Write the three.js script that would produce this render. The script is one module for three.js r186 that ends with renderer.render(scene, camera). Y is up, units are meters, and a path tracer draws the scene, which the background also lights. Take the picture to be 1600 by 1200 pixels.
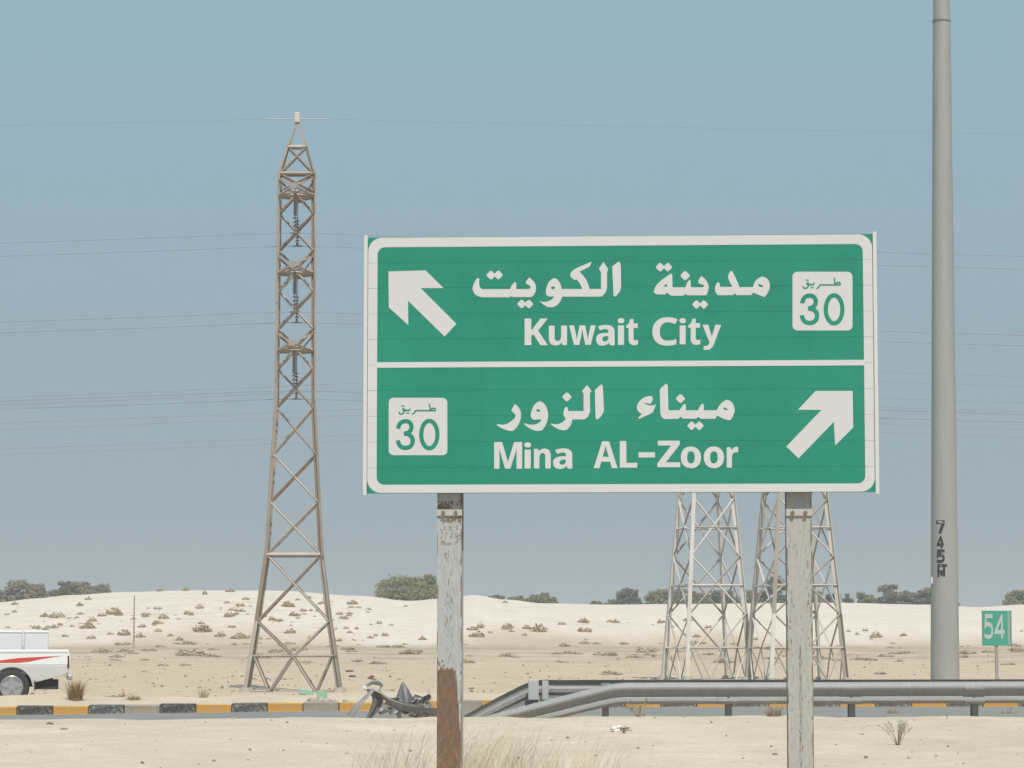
import * as THREE from 'three';
import { mergeGeometries } from 'three/addons/utils/BufferGeometryUtils.js';
import { RoundedBoxGeometry } from 'three/addons/geometries/RoundedBoxGeometry.js';
import { createNoise2D } from 'simplex-noise';

// ---------------------------------------------------------------- camera, sky, sun, exposure
const scene = new THREE.Scene();
const FOCAL = 4500, EYE = 1.2, PITCH = Math.atan(415 / FOCAL);           // lens in units of 1600 x 1200
const camera = new THREE.PerspectiveCamera(2 * Math.atan(600 / FOCAL) * 180 / Math.PI, 4 / 3, 0.5, 20000);
camera.position.set(0, EYE, 0);
camera.rotation.x = PITCH;
const SUN = new THREE.Vector3(0.16, 1.1, 0.66).normalize();            // high, behind the viewer and a little to the right
{
  const W = 512, H = 256, data = new Float32Array(W * H * 4);
  for (let r = 0; r < H; r++) for (let c = 0; c < W; c++) {
    const up = ((r + 0.5) / H - 0.5) * Math.PI, a = ((c + 0.5) / W - 0.5) * 2 * Math.PI;
    const d = new THREE.Vector3(Math.cos(a) * Math.cos(up), Math.sin(up), Math.sin(a) * Math.cos(up));
    const e = Math.max(0, Math.sin(up)), near = d.dot(SUN);
    const t = 1 - Math.exp(-e / 0.2), t2 = 1 - Math.exp(-e / 0.9);
    const glow = 0.22 * Math.exp((near - 1) * 9) + 0.5 * Math.exp((near - 1) * 70);
    const rgb = [0.322 - 0.012 * t - 0.08 * t2, 0.365 + 0.13 * t - 0.03 * t2, 0.393 + 0.2 * t + 0.08 * t2];
    for (let k = 0; k < 3; k++) data[(r * W + c) * 4 + k] = rgb[k] + glow;
    data[(r * W + c) * 4 + 3] = 1;
  }
  const sky = new THREE.DataTexture(data, W, H, THREE.RGBAFormat, THREE.FloatType);
  sky.mapping = THREE.EquirectangularReflectionMapping; sky.magFilter = THREE.LinearFilter; sky.needsUpdate = true;
  scene.background = sky; scene.environment = sky;
}
const sun = new THREE.DirectionalLight(new THREE.Color(1, 0.932, 0.85), 4.6);
sun.position.copy(SUN).multiplyScalar(400); sun.target.position.set(0, 0, -60);
sun.position.add(sun.target.position);
sun.castShadow = true; sun.shadow.mapSize.set(4096, 4096); sun.shadow.radius = 1.4;
Object.assign(sun.shadow.camera, { left: -150, right: 150, top: 150, bottom: -150, near: 10, far: 1200 });
scene.add(sun, sun.target);
const renderer = new THREE.WebGLRenderer({ antialias: true });
renderer.toneMapping = THREE.LinearToneMapping;
renderer.toneMappingExposure = 1.0;
renderer.shadowMap.enabled = true;
scene.fog = new THREE.FogExp2(0xcfd0cc, 0.0006);

// ---------------------------------------------------------------- helpers
let seed = 20317;
const rnd = () => { seed = (seed + 0x6d2b79f5) | 0; let t = Math.imul(seed ^ (seed >>> 15), 1 | seed); t = (t + Math.imul(t ^ (t >>> 7), 61 | t)) ^ t; return ((t ^ (t >>> 14)) >>> 0) / 4294967296; };
const R = (a, b) => a + (b - a) * rnd();
const V = (x, y, z) => new THREE.Vector3(x, y, z);
const noise = createNoise2D(rnd), noiseB = createNoise2D(rnd);
const clamp = THREE.MathUtils.clamp, sstep = (x, a, b) => THREE.MathUtils.smoothstep(x, a, b), lerp = THREE.MathUtils.lerp;
const fbm = (x, y, n = 4) => { let s = 0, a = 0.5; for (let i = 0; i < n; i++) { s += a * noise(x, y); x = x * 2.03 + 17.1; y = y * 2.03 - 9.7; a *= 0.5; } return s; };
// survey: the sight line through a point of the photograph, and where it stands at a given distance or meets a height field
const sight = (px, py) => V(px - 800, 600 - py, -FOCAL).applyAxisAngle(V(1, 0, 0), PITCH);
const at = (px, py, D) => { const d = sight(px, py); return d.multiplyScalar(D / -d.z).add(V(0, EYE, 0)); };
const taken = {};
const numbered = (n) => { const k = taken[n] = (taken[n] ?? -1) + 1; return k ? n + '_' + String(k).padStart(3, '0') : n; };
function tag(o, label, category, group, kind) {
  if (label) o.userData.label = label;
  if (category) o.userData.category = category;
  if (group) o.userData.group = group;
  if (kind) o.userData.kind = kind;
  return o;
}
function thing(name, label, category, pos = V(0, 0, 0), group) {
  const g = new THREE.Group(); g.name = numbered(name); g.position.copy(pos); scene.add(g);
  return tag(g, label, category, group);
}
function part(name, geo, mat, parent) {
  const m = new THREE.Mesh(geo, mat); m.name = parent === scene ? numbered(name) : name; m.castShadow = m.receiveShadow = true; parent.add(m); return m;
}
const merge = (list) => mergeGeometries(list.map((g) => { g = g.index ? g.toNonIndexed() : g; for (const k of Object.keys(g.attributes)) if (!['position', 'normal', 'uv'].includes(k)) g.deleteAttribute(k); return g; }));
const box = (w, h, d, x = 0, y = 0, z = 0) => new THREE.BoxGeometry(w, h, d).translate(x, y, z);
const rbox = (w, h, d, r, x = 0, y = 0, z = 0) => new RoundedBoxGeometry(w, h, d, 2, r).translate(x, y, z);
const lin = (r, g, b) => new THREE.Color().setRGB(r, g, b);
const std = (r, g, b, rough = 0.8, more = {}) => new THREE.MeshStandardMaterial({ color: lin(r, g, b), roughness: rough, ...more });
function beamBetween(geo, a, b, w, parent, name, mat, turn = 0) {             // unit geometry, 1 long along y
  const m = part(name, geo, mat, parent), d = b.clone().sub(a), len = d.length();
  m.position.copy(a); m.quaternion.setFromUnitVectors(V(0, 1, 0), d.normalize());
  if (turn) m.quaternion.multiply(new THREE.Quaternion().setFromAxisAngle(V(0, 1, 0), turn));
  m.scale.set(w, len, w); return m;
}
// tileable noise texture: f(value 0..1, fine 0..1) -> [r, g, b] linear multipliers
function noiseTexture(size, layers, f, srgb = true) {
  const out = new Uint8Array(size * size * 4), lat = layers.map(([n]) => Float32Array.from({ length: n * n }, rnd));
  const val = (g, n, x, y) => { const x0 = Math.floor(x), y0 = Math.floor(y), u = x - x0, v = y - y0, s = u * u * (3 - 2 * u), t = v * v * (3 - 2 * v), i = (a, b) => g[((b % n + n) % n) * n + ((a % n + n) % n)]; return lerp(lerp(i(x0, y0), i(x0 + 1, y0), s), lerp(i(x0, y0 + 1), i(x0 + 1, y0 + 1), s), t); };
  for (let y = 0; y < size; y++) for (let x = 0; x < size; x++) {
    let s = 0; layers.forEach(([n, w], k) => { s += w * (val(lat[k], n, x / size * n, y / size * n) - 0.5); });
    const c = f(s); for (let k = 0; k < 3; k++) { const l = clamp(c[k], 0, 1); out[(y * size + x) * 4 + k] = 255 * (srgb ? Math.pow(l, 1 / 2.2) : l); }
    out[(y * size + x) * 4 + 3] = 255;
  }
  const t = new THREE.DataTexture(out, size, size); t.wrapS = t.wrapT = THREE.RepeatWrapping; t.magFilter = THREE.LinearFilter; t.minFilter = THREE.LinearFilter;
  if (srgb) t.colorSpace = THREE.SRGBColorSpace; t.needsUpdate = true; return t;
}
// outlines drawn on a canvas become cut film: marching squares -> shapes with holes
function traceMask(canvas) {
  const w = canvas.width, h = canvas.height, d = canvas.getContext('2d').getImageData(0, 0, w, h).data;
  const f = (x, y) => (x < 0 || y < 0 || x >= w || y >= h ? 0 : d[(y * w + x) * 4 + 3] / 255);
  const next = new Map(), pos = new Map();
  const H = (x, y) => { const k = (y + 1) * (w + 4) * 2 + (x + 1) * 2; if (!pos.has(k)) { const a = f(x, y), b = f(x + 1, y); pos.set(k, [x + (0.5 - a) / (b - a), y]); } return k; };
  const Vv = (x, y) => { const k = (y + 1) * (w + 4) * 2 + (x + 1) * 2 + 1; if (!pos.has(k)) { const a = f(x, y), b = f(x, y + 1); pos.set(k, [x, y + (0.5 - a) / (b - a)]); } return k; };
  const T = { 1: 'LB', 2: 'BR', 3: 'LR', 4: 'RT', 5: 'RTLB', 6: 'BT', 7: 'LT', 8: 'TL', 9: 'TB', 10: 'TLBR', 11: 'TR', 12: 'RL', 13: 'RB', 14: 'BL' };
  for (let y = -1; y < h; y++) for (let x = -1; x < w; x++) {
    const code = (f(x, y) > 0.5 ? 8 : 0) + (f(x + 1, y) > 0.5 ? 4 : 0) + (f(x + 1, y + 1) > 0.5 ? 2 : 0) + (f(x, y + 1) > 0.5 ? 1 : 0);
    if (!T[code]) continue;
    const e = { T: () => H(x, y), B: () => H(x, y + 1), L: () => Vv(x, y), R: () => Vv(x + 1, y) };
    for (let i = 0; i < T[code].length; i += 2) next.set(e[T[code][i]](), e[T[code][i + 1]]());
  }
  const loops = [];
  while (next.size) {
    const start = next.keys().next().value, loop = []; let k = start;
    while (next.has(k)) { loop.push(pos.get(k)); const n = next.get(k); next.delete(k); k = n; }
    if (loop.length > 6) loops.push(simplify(loop, 0.22));
  }
  return loops;
}
function simplify(loop, eps) {
  const keep = new Uint8Array(loop.length); const n = loop.length, half = n >> 1; keep[0] = keep[half] = 1;
  const rec = (a, b) => {
    const p = loop[a], q = loop[b % n], dx = q[0] - p[0], dy = q[1] - p[1], len = Math.hypot(dx, dy) || 1e-9; let best = eps, at_ = -1;
    for (let i = a + 1; i < b; i++) { const e = Math.abs((loop[i][0] - p[0]) * dy - (loop[i][1] - p[1]) * dx) / len; if (e > best) { best = e; at_ = i; } }
    if (at_ >= 0) { keep[at_] = 1; rec(a, at_); rec(at_, b); }
  };
  rec(0, half); rec(half, n);
  return loop.filter((_, i) => keep[i]);
}
const areaOf = (l) => l.reduce((s, p, i) => { const q = l[(i + 1) % l.length]; return s + p[0] * q[1] - q[0] * p[1]; }, 0) / 2;
const inside = (p, l) => { let c = false; for (let i = 0, j = l.length - 1; i < l.length; j = i++) if ((l[i][1] > p[1]) !== (l[j][1] > p[1]) && p[0] < (l[j][0] - l[i][0]) * (p[1] - l[i][1]) / (l[j][1] - l[i][1]) + l[i][0]) c = !c; return c; };
function loopsToShapes(loops, map) {
  const outer = [], holes = [], sign = Math.sign(areaOf(loops.reduce((a, b) => (Math.abs(areaOf(a)) > Math.abs(areaOf(b)) ? a : b), loops[0])));
  for (const l of loops) (Math.sign(areaOf(l)) === sign ? outer : holes).push(l);
  const toV = (l) => l.map((p) => new THREE.Vector2(...map(p)));
  const shapes = outer.map((l) => ({ l, s: new THREE.Shape(toV(l)) }));
  for (const h of holes) { const o = shapes.filter((s) => inside(h[0], s.l)).sort((a, b) => Math.abs(areaOf(a.l)) - Math.abs(areaOf(b.l)))[0]; if (o) o.s.holes.push(new THREE.Path(toV(h))); }
  return shapes.map((s) => s.s);
}

// ---------------------------------------------------------------- ground
const grade = (x) => clamp(0.0125 * (x + 4.75), -0.1, 0.1);
const crestPts = [[-900, 950], [-400, 952], [-150, 946], [0, 940], [60, 934], [110, 929], [200, 924], [300, 921.5], [430, 922], [560, 930], [640, 938], [700, 934], [740, 929], [790, 936], [850, 942], [950, 944], [1050, 943], [1300, 941], [1450, 944], [1530, 948], [1600, 944], [1750, 940], [2100, 946], [2700, 950]].map(([px, py]) => { const p = at(px, py, 380); return [p.x, p.y]; });
const crest = (x) => { if (x <= crestPts[0][0]) return crestPts[0][1]; for (let i = 1; i < crestPts.length; i++) if (x <= crestPts[i][0]) { const [a, b] = [crestPts[i - 1], crestPts[i]]; return lerp(a[1], b[1], sstep(x, a[0], b[0])); } return crestPts[crestPts.length - 1][1]; };
const MED = 56.35;                                                      // far kerb face
function ground(x, D) {
  const g = grade(x);
  if (D < 46) {
    const near = 0.022 * noise(x / 5, D / 7) + 0.018 * noise(x / 1.3 + 5, D / 1.7) + 0.006 * noise(x / 0.42, D / 0.5);
    const berm = (0.17 + 0.012 * noise(x / 2.1, 3)) * sstep(D, 31, 42.5) * (1 - sstep(D, 43.3, 45.4));
    return near * (1 - sstep(D, 44, 46)) + berm + g * sstep(D, 42, 46) - 0.05 * sstep(D, 45.2, 46);
  }
  if (D < 55.9) return g - 0.05;
  if (D < 60.8) return g + 0.15 * sstep(D, 56.2, 56.5) + (0.13 + 0.07 * (1 - sstep(x, -9.5, -8)) + 0.05 * noise(x / 1.5, 8) + 0.02 * noise(x / 0.4, D / 0.4)) * sstep(D, 56.6, 58.6) * (1 - sstep(D, 59, 60.6)) - 0.1 * sstep(D, 59.5, 60.6) * (1 + g) - 0.05 * sstep(D, 60.2, 60.8);
  if (D < 70.5) return -0.02;
  let h = lerp(-0.02, -1.0, sstep(D, 70.5, 108));
  h += 0.3 * sstep(D, 150, 185) + 2.2 * sstep(D, 185, 305);
  h += 0.10 * fbm(x / 14, D / 14) * sstep(D, 72, 95) * (1 - 0.3 * sstep(D, 300, 350));
  if (D > 285) {
    const c = crest(x * 380 / D * 0.5 + x * 0.5), rise = sstep(D, 292, 386);
    const shape = Math.pow(rise, 0.85);
    h = lerp(h, c, shape) + 0.55 * fbm(x / 22, D / 26) * rise * (1 - rise) * 2.4;
    h -= sstep(D, 392, 430) * 1.8 + sstep(D, 430, 760) * 7;
  }
  return h;
}
const hit = (px, py, from = 24) => { const d = sight(px, py); d.multiplyScalar(1 / -d.z); for (let D = from; D < 900; D += D < 80 ? 0.05 : 0.4) if (EYE + d.y * D <= ground(d.x * D, D)) return V(d.x * D, ground(d.x * D, D), -D); return V(d.x * 398, ground(d.x * 398, 398), -398); };
const onGround = (x, D, dy = 0) => V(x, ground(x, D) + dy, -D);

const sandTex = noiseTexture(512, [[6, 0.22], [14, 0.22], [40, 0.24], [110, 0.3], [256, 0.4]], (s) => { const v = 0.88 + 0.30 * s; return [v, v * (0.985 + 0.02 * s), v * (0.965 + 0.05 * s)]; });
const sandBump = noiseTexture(512, [[18, 0.5], [50, 0.6], [128, 0.5], [256, 0.4]], (s) => [0.5 + 0.5 * s, 0.5 + 0.5 * s, 0.5 + 0.5 * s], false);
{
  const Ds = []; for (let D = -6; D < 31; D += 0.5) Ds.push(D); for (let D = 31; D < 62; D += 0.16) Ds.push(D); for (let D = 62; D < 300; D *= 1.008) Ds.push(D); for (let D = 300; D < 440; D += 1.1) Ds.push(D); for (let D = 440; D < 9000; D *= 1.06) Ds.push(D);
  const nx = 420, pos = [], uv = [], col = [], idx = [];
  for (let i = 0; i < Ds.length; i++) for (let j = 0; j <= nx; j++) {
    const D = Ds[i], t = j / nx * 2 - 1, x = (Math.sign(t) * Math.pow(Math.abs(t), 1.35)) * (38 + 0.62 * Math.max(0, D));
    pos.push(x, ground(x, D), -D); uv.push(x / 5, D / 5);
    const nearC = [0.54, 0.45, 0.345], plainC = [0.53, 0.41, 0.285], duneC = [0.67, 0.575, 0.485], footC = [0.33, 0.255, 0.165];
    const p1 = fbm(x / 9 + 40, D / 16, 4), p2 = fbm(x / 2.2, D / 3.5 + 50, 3);
    const toPlain = sstep(D, 55, 64), toDune = sstep(D + 26 * fbm(x / 30, 7.7), 292, 322);
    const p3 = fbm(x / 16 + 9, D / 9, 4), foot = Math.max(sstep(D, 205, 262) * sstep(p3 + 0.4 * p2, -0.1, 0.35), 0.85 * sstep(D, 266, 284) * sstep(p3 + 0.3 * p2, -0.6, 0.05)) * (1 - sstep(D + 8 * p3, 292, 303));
    const mott = toDune * sstep(fbm(x / 5.5 + 70, D / 3.2, 3) + 0.35 * fbm(x / 40, D / 30 + 8, 2) + (x < -18 ? 0.06 : -0.14) - 0.2 * sstep(D, 335, 372), 0.12, 0.5);
    for (let k = 0; k < 3; k++) {
      let c = lerp(lerp(nearC[k], plainC[k], toPlain), duneC[k], toDune);
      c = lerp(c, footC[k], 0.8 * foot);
      const stain = toPlain * (1 - toDune) * sstep(p1 * 0.8 + p2 * 0.6, 0.12, 0.5);
      c *= 1 + 0.12 * p1 * (1 - 0.6 * toDune) + 0.13 * p2 * (1 - 0.75 * toDune); c = lerp(c, [0.47, 0.37, 0.26][k], 0.42 * mott); c = lerp(c, [0.34, 0.28, 0.2][k], 0.35 * stain);
      col.push(c);
    }
  }
  for (let i = 0; i < Ds.length - 1; i++) for (let j = 0; j < nx; j++) { const a = i * (nx + 1) + j, b = a + nx + 1; idx.push(a, a + 1, b, a + 1, b + 1, b); }
  const g = new THREE.BufferGeometry();
  g.setAttribute('position', new THREE.Float32BufferAttribute(pos, 3)); g.setAttribute('uv', new THREE.Float32BufferAttribute(uv, 2)); g.setAttribute('color', new THREE.Float32BufferAttribute(col, 3));
  g.setIndex(idx); g.computeVertexNormals();
  const m = new THREE.MeshStandardMaterial({ color: 0xffffff, vertexColors: true, map: sandTex, bumpMap: sandBump, bumpScale: 0.02, roughness: 1 });
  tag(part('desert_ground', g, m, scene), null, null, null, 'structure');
}
function strip(name, D0, D1, lift, mat, x0 = -60, x1 = 60, wavy = 0) {         // a flat ribbon of road along x
  const pos = [], uv = [], idx = [], n = 240;
  for (let i = 0; i <= n; i++) { const x = lerp(x0, x1, i / n), w = wavy * noiseB(x / 1.7, D0); for (const D of [D0 + w, D1]) { pos.push(x, (D0 > 60 ? 0 : grade(x)) + lift, -D); uv.push(x / 4, D / 4); } if (i) { const a = (i - 1) * 2; idx.push(a, a + 2, a + 1, a + 2, a + 3, a + 1); } }
  const g = new THREE.BufferGeometry(); g.setAttribute('position', new THREE.Float32BufferAttribute(pos, 3)); g.setAttribute('uv', new THREE.Float32BufferAttribute(uv, 2)); g.setIndex(idx); g.computeVertexNormals();
  return tag(part(name, g, mat, scene), null, null, null, 'structure');
}
const asphaltTex = noiseTexture(256, [[4, 0.4], [20, 0.4], [128, 0.7]], (s) => { const v = 0.85 + 0.25 * s; return [v, v, v]; });
const asphalt = new THREE.MeshStandardMaterial({ color: lin(0.225, 0.212, 0.195), map: asphaltTex, roughness: 0.85 });
strip('road', 45.9, 56.0, 0, asphalt, -60, 60, 0.2);
strip('road', 60.7, 70.4, 0.05, asphalt, -60, 60, 0.1);

// ---------------------------------------------------------------- kerb: painted concrete blocks
{
  const kerb = new THREE.Group(); kerb.name = 'kerb'; scene.add(kerb); kerb.userData.kind = 'structure';
  const chip = noiseTexture(128, [[5, 0.5], [16, 0.5], [50, 0.5]], (s) => { const v = 0.9 + 0.35 * Math.min(0.25, s); return [v, v, v]; });
  const worn = noiseTexture(128, [[7, 0.5], [22, 0.6], [60, 0.7]], (s) => { const k = clamp((s - 0.1) * 5, 0, 0.8); return [0.15 + 0.7 * k, 0.145 + 0.66 * k, 0.14 + 0.58 * k]; });
  const flaked = noiseTexture(128, [[6, 0.5], [20, 0.6], [56, 0.6]], (s) => { const k = clamp((s - 0.16) * 5, 0, 1); return [lerp(0.9, 0.72, k), lerp(0.49, 0.6, k), lerp(0.1, 0.44, k)]; });
  const mats = { y: new THREE.MeshStandardMaterial({ color: lin(0.53, 0.52, 0.5), map: flaked, roughness: 0.8 }), k: new THREE.MeshStandardMaterial({ color: lin(0.5, 0.5, 0.49), map: worn, roughness: 0.85 }), k2: new THREE.MeshStandardMaterial({ color: lin(0.34, 0.335, 0.33), map: worn, roughness: 0.85 }), c: new THREE.MeshStandardMaterial({ color: lin(0.33, 0.285, 0.225), map: chip, roughness: 0.9 }) };
  const s = at(0, 1110, 56).x - at(-56, 1110, 56).x, x0 = at(25, 1110, 56).x;
  const special = { 0: 'k', 2: 'k', 3: 'c', 4: 'k2', 6: 'k', 8: 'c' };
  for (let i = -14; i < 40; i++) {
    let m = mats[special[i] ?? (i % 2 ? 'y' : 'k')]; if (i === 0 || i === 4 || i === -4) m = mats.k2;
    if (i > 9 && i < 15) m = mats[i % 2 ? 'y' : 'c'];
    const b = part('kerb_block', rbox(s - 0.012, 0.30, 0.28, 0.022), m, kerb), x = x0 + (i + 0.5) * s;
    b.position.set(x, grade(x) + 0.02 + R(-0.012, 0.012), -56.2 + R(-0.015, 0.015)); b.rotation.set(R(-0.02, 0.02), R(-0.01, 0.01), R(-0.012, 0.012));
  }
}

// ---------------------------------------------------------------- the direction sign
const filmWhite = new THREE.MeshStandardMaterial({ color: lin(0.575, 0.568, 0.55), roughness: 0.55, map: noiseTexture(256, [[4, 0.4], [12, 0.35], [90, 0.25]], (s) => { const v = 0.955 + 0.06 * s; return [v, v, v * 0.995]; }) });
const greenTex = noiseTexture(512, [[3, 0.5], [9, 0.4], [40, 0.25], [160, 0.3]], (s) => { const v = 0.9 + 0.2 * s; return [v * (1 + 0.3 * s), v, v * (1 - 0.03 * s)]; });
const filmGreen = new THREE.MeshStandardMaterial({ color: lin(0.009, 0.24, 0.152), roughness: 0.5, map: greenTex });
const alu = std(0.5, 0.5, 0.49, 0.45, { metalness: 0.4 });
const signGroup = (() => {
  const DL = 22.6, DR = 22.4, A = at(567, 772, DL), B = at(1374, 768, DR); B.y = A.y = (A.y + B.y) / 2;
  const ex = B.clone().sub(A), W = ex.length(); ex.normalize(); const en = V(0, 1, 0).cross(ex).multiplyScalar(-1).negate(); en.set(-ex.z, 0, ex.x).multiplyScalar(1);
  if (en.z < 0) en.negate();
  const uv = (px, py) => { const d = sight(px, py), o = V(0, EYE, 0), t = A.clone().sub(o).dot(en) / d.dot(en), p = o.addScaledVector(d, t).sub(A); return [p.dot(ex), p.y]; };
  const Hh = uv(567, 371)[1], base = V(A.x, 0, A.z);
  const g = thing('direction_sign', 'green bilingual highway direction sign with white arrows on two steel posts', 'road sign', base);
  g.rotation.y = Math.atan2(-ex.z, ex.x);
  const y0 = A.y, N = 10, ph = Hh / N;
  // planks with open joints in front of a backing sheet
  const panel = part('backing_sheet', box(W - 0.02, Hh - 0.02, 0.006, W / 2, y0 + Hh / 2, -0.026), alu, g);
  for (let i = 0; i < N; i++) {
    const pg = rbox(W - 0.066, ph - 0.0012, 0.02, 0.0006, 0, 0, 0), p = part('plank', pg, filmGreen, g), u = pg.attributes.uv, q = pg.attributes.position;
    for (let k = 0; k < u.count; k++) u.setXY(k, (q.getX(k) + 2) / 2.4, (q.getY(k) + i * ph) / 2.4);
    p.position.set(W / 2, y0 + (i + 0.5) * ph, -0.01);
  }
  for (const s of [0, 1]) part('edge_trim', merge([rbox(0.03, Hh + 0.03, 0.05, 0.003, s ? W - 0.015 : 0.015, y0 + Hh / 2, -0.015)]), std(0.56, 0.555, 0.53, 0.5), g);
  const PX = 520;
  function film(name, u0, v0, u1, v1, draw, mat, z, thick = 0.0018, parent = g) {     // draw(ctx) in metres, y up
    const c = document.createElement('canvas'); c.width = Math.ceil((u1 - u0) * PX) + 6; c.height = Math.ceil((v1 - v0) * PX) + 6;
    const x = c.getContext('2d'); x.fillStyle = x.strokeStyle = '#000';
    const M = [PX, 0, 0, -PX, 3 - u0 * PX, 3 + v1 * PX]; x.setTransform(...M); draw(x, M); x.setTransform(1, 0, 0, 1, 0, 0);
    if (name === 'border') for (let i = 1; i < N; i++) { const y = 3 + (v1 - i * ph) * PX; x.clearRect(0, Math.round(y), c.width, 1); }
    const shapes = loopsToShapes(traceMask(c), ([a, b]) => [(a + 0.5 - 3) / PX + u0, v1 - (b + 0.5 - 3) / PX]);
    const geo = new THREE.ExtrudeGeometry(shapes, { depth: thick, bevelEnabled: false }).translate(0, 0, z - thick);
    return { m: part(name, geo, mat, parent) };
  }
  const Z = 0.0016;
  const lift = (o) => { o.m.position.y = y0; return o.m; };
  // border and divider
  const bl = 0.0335, tt = 0.074;
  lift(film('border', 0, 0, W, Hh, (x) => {
    x.beginPath(); x.roundRect(bl, 0.004, W - 2 * bl, Hh - 0.008, 0.11); x.fill();
    x.globalCompositeOperation = 'destination-out'; x.beginPath(); x.roundRect(bl + tt, 0.068, W - 2 * bl - 2 * tt, Hh - 0.008 - 0.14, 0.06); x.fill();
  }, filmWhite, Z));
  const dv = uv(970, 568.5)[1];
  lift(film('divider', bl + tt - 0.01, dv - 0.1, W - bl - tt + 0.01, dv + 0.1, (x) => x.fillRect(bl + tt - 0.01, dv - 0.022, W - 2 * (bl + tt) + 0.02, 0.044), filmWhite, Z + 0.0008));
  // things traced in a window of the photograph: window origin, magnification
  const windowed = (name, ox, oy, k, bb, draw, mat = filmWhite, z = Z, thick) => {
    const P = (a, b) => uv(ox + a / k, oy + b / k), [c0, c1, c2] = [P(bb[0], bb[1]), P(bb[2], bb[1]), P(bb[0], bb[3])], c3 = P(bb[2], bb[3]);
    const us = [c0, c1, c2, c3].map((p) => p[0]), vs = [c0, c1, c2, c3].map((p) => p[1]), w = bb[2] - bb[0], h = bb[3] - bb[1];
    const a = (c1[0] - c0[0]) / w, b = (c1[1] - c0[1]) / w, c = (c2[0] - c0[0]) / h, d = (c2[1] - c0[1]) / h;
    return lift(film(name, Math.min(...us) - 0.01, Math.min(...vs) - 0.01, Math.max(...us) + 0.01, Math.max(...vs) + 0.01, (x) => { x.transform(a, b, c, d, c0[0] - a * bb[0] - c * bb[1], c0[1] - b * bb[0] - d * bb[1]); draw(x); }, mat, z, thick));
  };
  const fillPath = (s) => (x) => x.fill(new Path2D(s));
  const poly = (l) => fillPath('M' + l.map((p) => p.join(',')).join('L') + 'Z');
  windowed('arrow', 600, 410, 10, [60, 120, 1140, 1165], poly([[70, 142], [650, 126], [930, 402], [572, 402], [1130, 960], [945, 1158], [375, 600], [380, 980], [75, 705]]));
  windowed('arrow', 1220, 600, 9.6, [70, 95, 1095, 1130], poly([[520, 105], [1078, 105], [1085, 655], [815, 920], [795, 570], [265, 1115], [83, 938], [610, 390], [258, 386]]));
  const dot = (x, cx, cy, r) => { x.save(); x.translate(cx, cy); x.rotate(Math.PI / 4); const s = r * 0.80; x.beginPath(); x.roundRect(-s, -s, 2 * s, 2 * s, s * 0.45); x.fill(); x.restore(); };
  const bite = (x, f) => { x.globalCompositeOperation = 'destination-out'; f(); x.globalCompositeOperation = 'source-over'; };
  const oval = (x, cx, cy, rx, ry, a = 0) => { x.beginPath(); x.ellipse(cx, cy, rx, ry, a, 0, 7); x.fill(); };
  const word = (ox, oy, k, bb, paths, dots, holes) => windowed('arabic_lettering', ox, oy, k, bb, (x) => { for (const p of paths) x.fill(new Path2D(p)); bite(x, () => holes(x)); for (const d of dots) dot(x, ...d); });
  word(730, 400, 6.4, [20, 30, 1560, 540], [
    'M1450,105 L1518,53 Q1536,75 1537,120 L1537,310 Q1528,368 1476,407 L1461,400 L1458,300 Z',
    'M1318,128 L1362,60 L1408,125 L1398,165 L1398,300 Q1395,372 1340,406 L930,406 L930,330 L1338,330 L1338,165 Z',
    'M1245,57 L1105,116 Q1036,145 1030,190 Q1040,226 1076,240 L1095,234 Q1132,270 1152,340 L1226,340 Q1204,226 1122,158 L1226,106 Z',
    'M870,221 Q930,232 948,340 L950,400 Q938,462 890,497 Q846,522 798,507 Q758,490 720,446 L744,456 Q792,468 840,438 Q866,422 868,404 L812,406 Q783,392 787,350 Q800,246 870,221 Z',
    'M106,217 Q64,262 53,330 Q66,402 150,413 L424,413 L436,398 L448,410 L640,411 Q680,394 689,330 Q692,262 620,214 L591,250 L587,276 L630,298 Q644,332 600,331 L491,331 L492,272 L478,260 Q442,288 430,332 L154,332 Q112,326 121,232 Z'],
    [[238, 192, 44], [312, 190, 44], [545, 480, 43], [617, 480, 43]], (x) => oval(x, 858, 318, 19, 14));
  word(1010, 400, 8, [70, 70, 1570, 680], [
    'M1330,390 Q1356,280 1450,257 Q1542,276 1543,370 Q1534,462 1470,514 L1332,458 L1310,489 L1125,489 L1105,464 L1085,489 L900,491 Q856,470 858,400 Q864,350 890,328 L916,338 L922,386 L1076,386 Q1028,310 1020,260 Q1030,208 1062,180 Q1104,228 1162,388 Z',
    'M685,249 L648,310 L654,340 L722,366 Q724,388 700,391 L556,391 L552,310 L540,296 Q506,330 488,391 L327,391 L324,235 L310,218 Q200,288 158,330 Q108,370 93,450 Q108,482 160,482 L235,482 L258,456 Q290,497 330,498 L460,498 L490,472 L510,492 L745,492 Q772,460 780,390 Q772,308 685,249 Z'],
    [[172, 140, 54], [268, 140, 54], [485, 246, 58], [626, 606, 52], [718, 606, 52]], (x) => { oval(x, 1425, 371, 34, 15, 0.35); x.fill(new Path2D('M252,342 L212,382 L260,384 Z')); });
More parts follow.
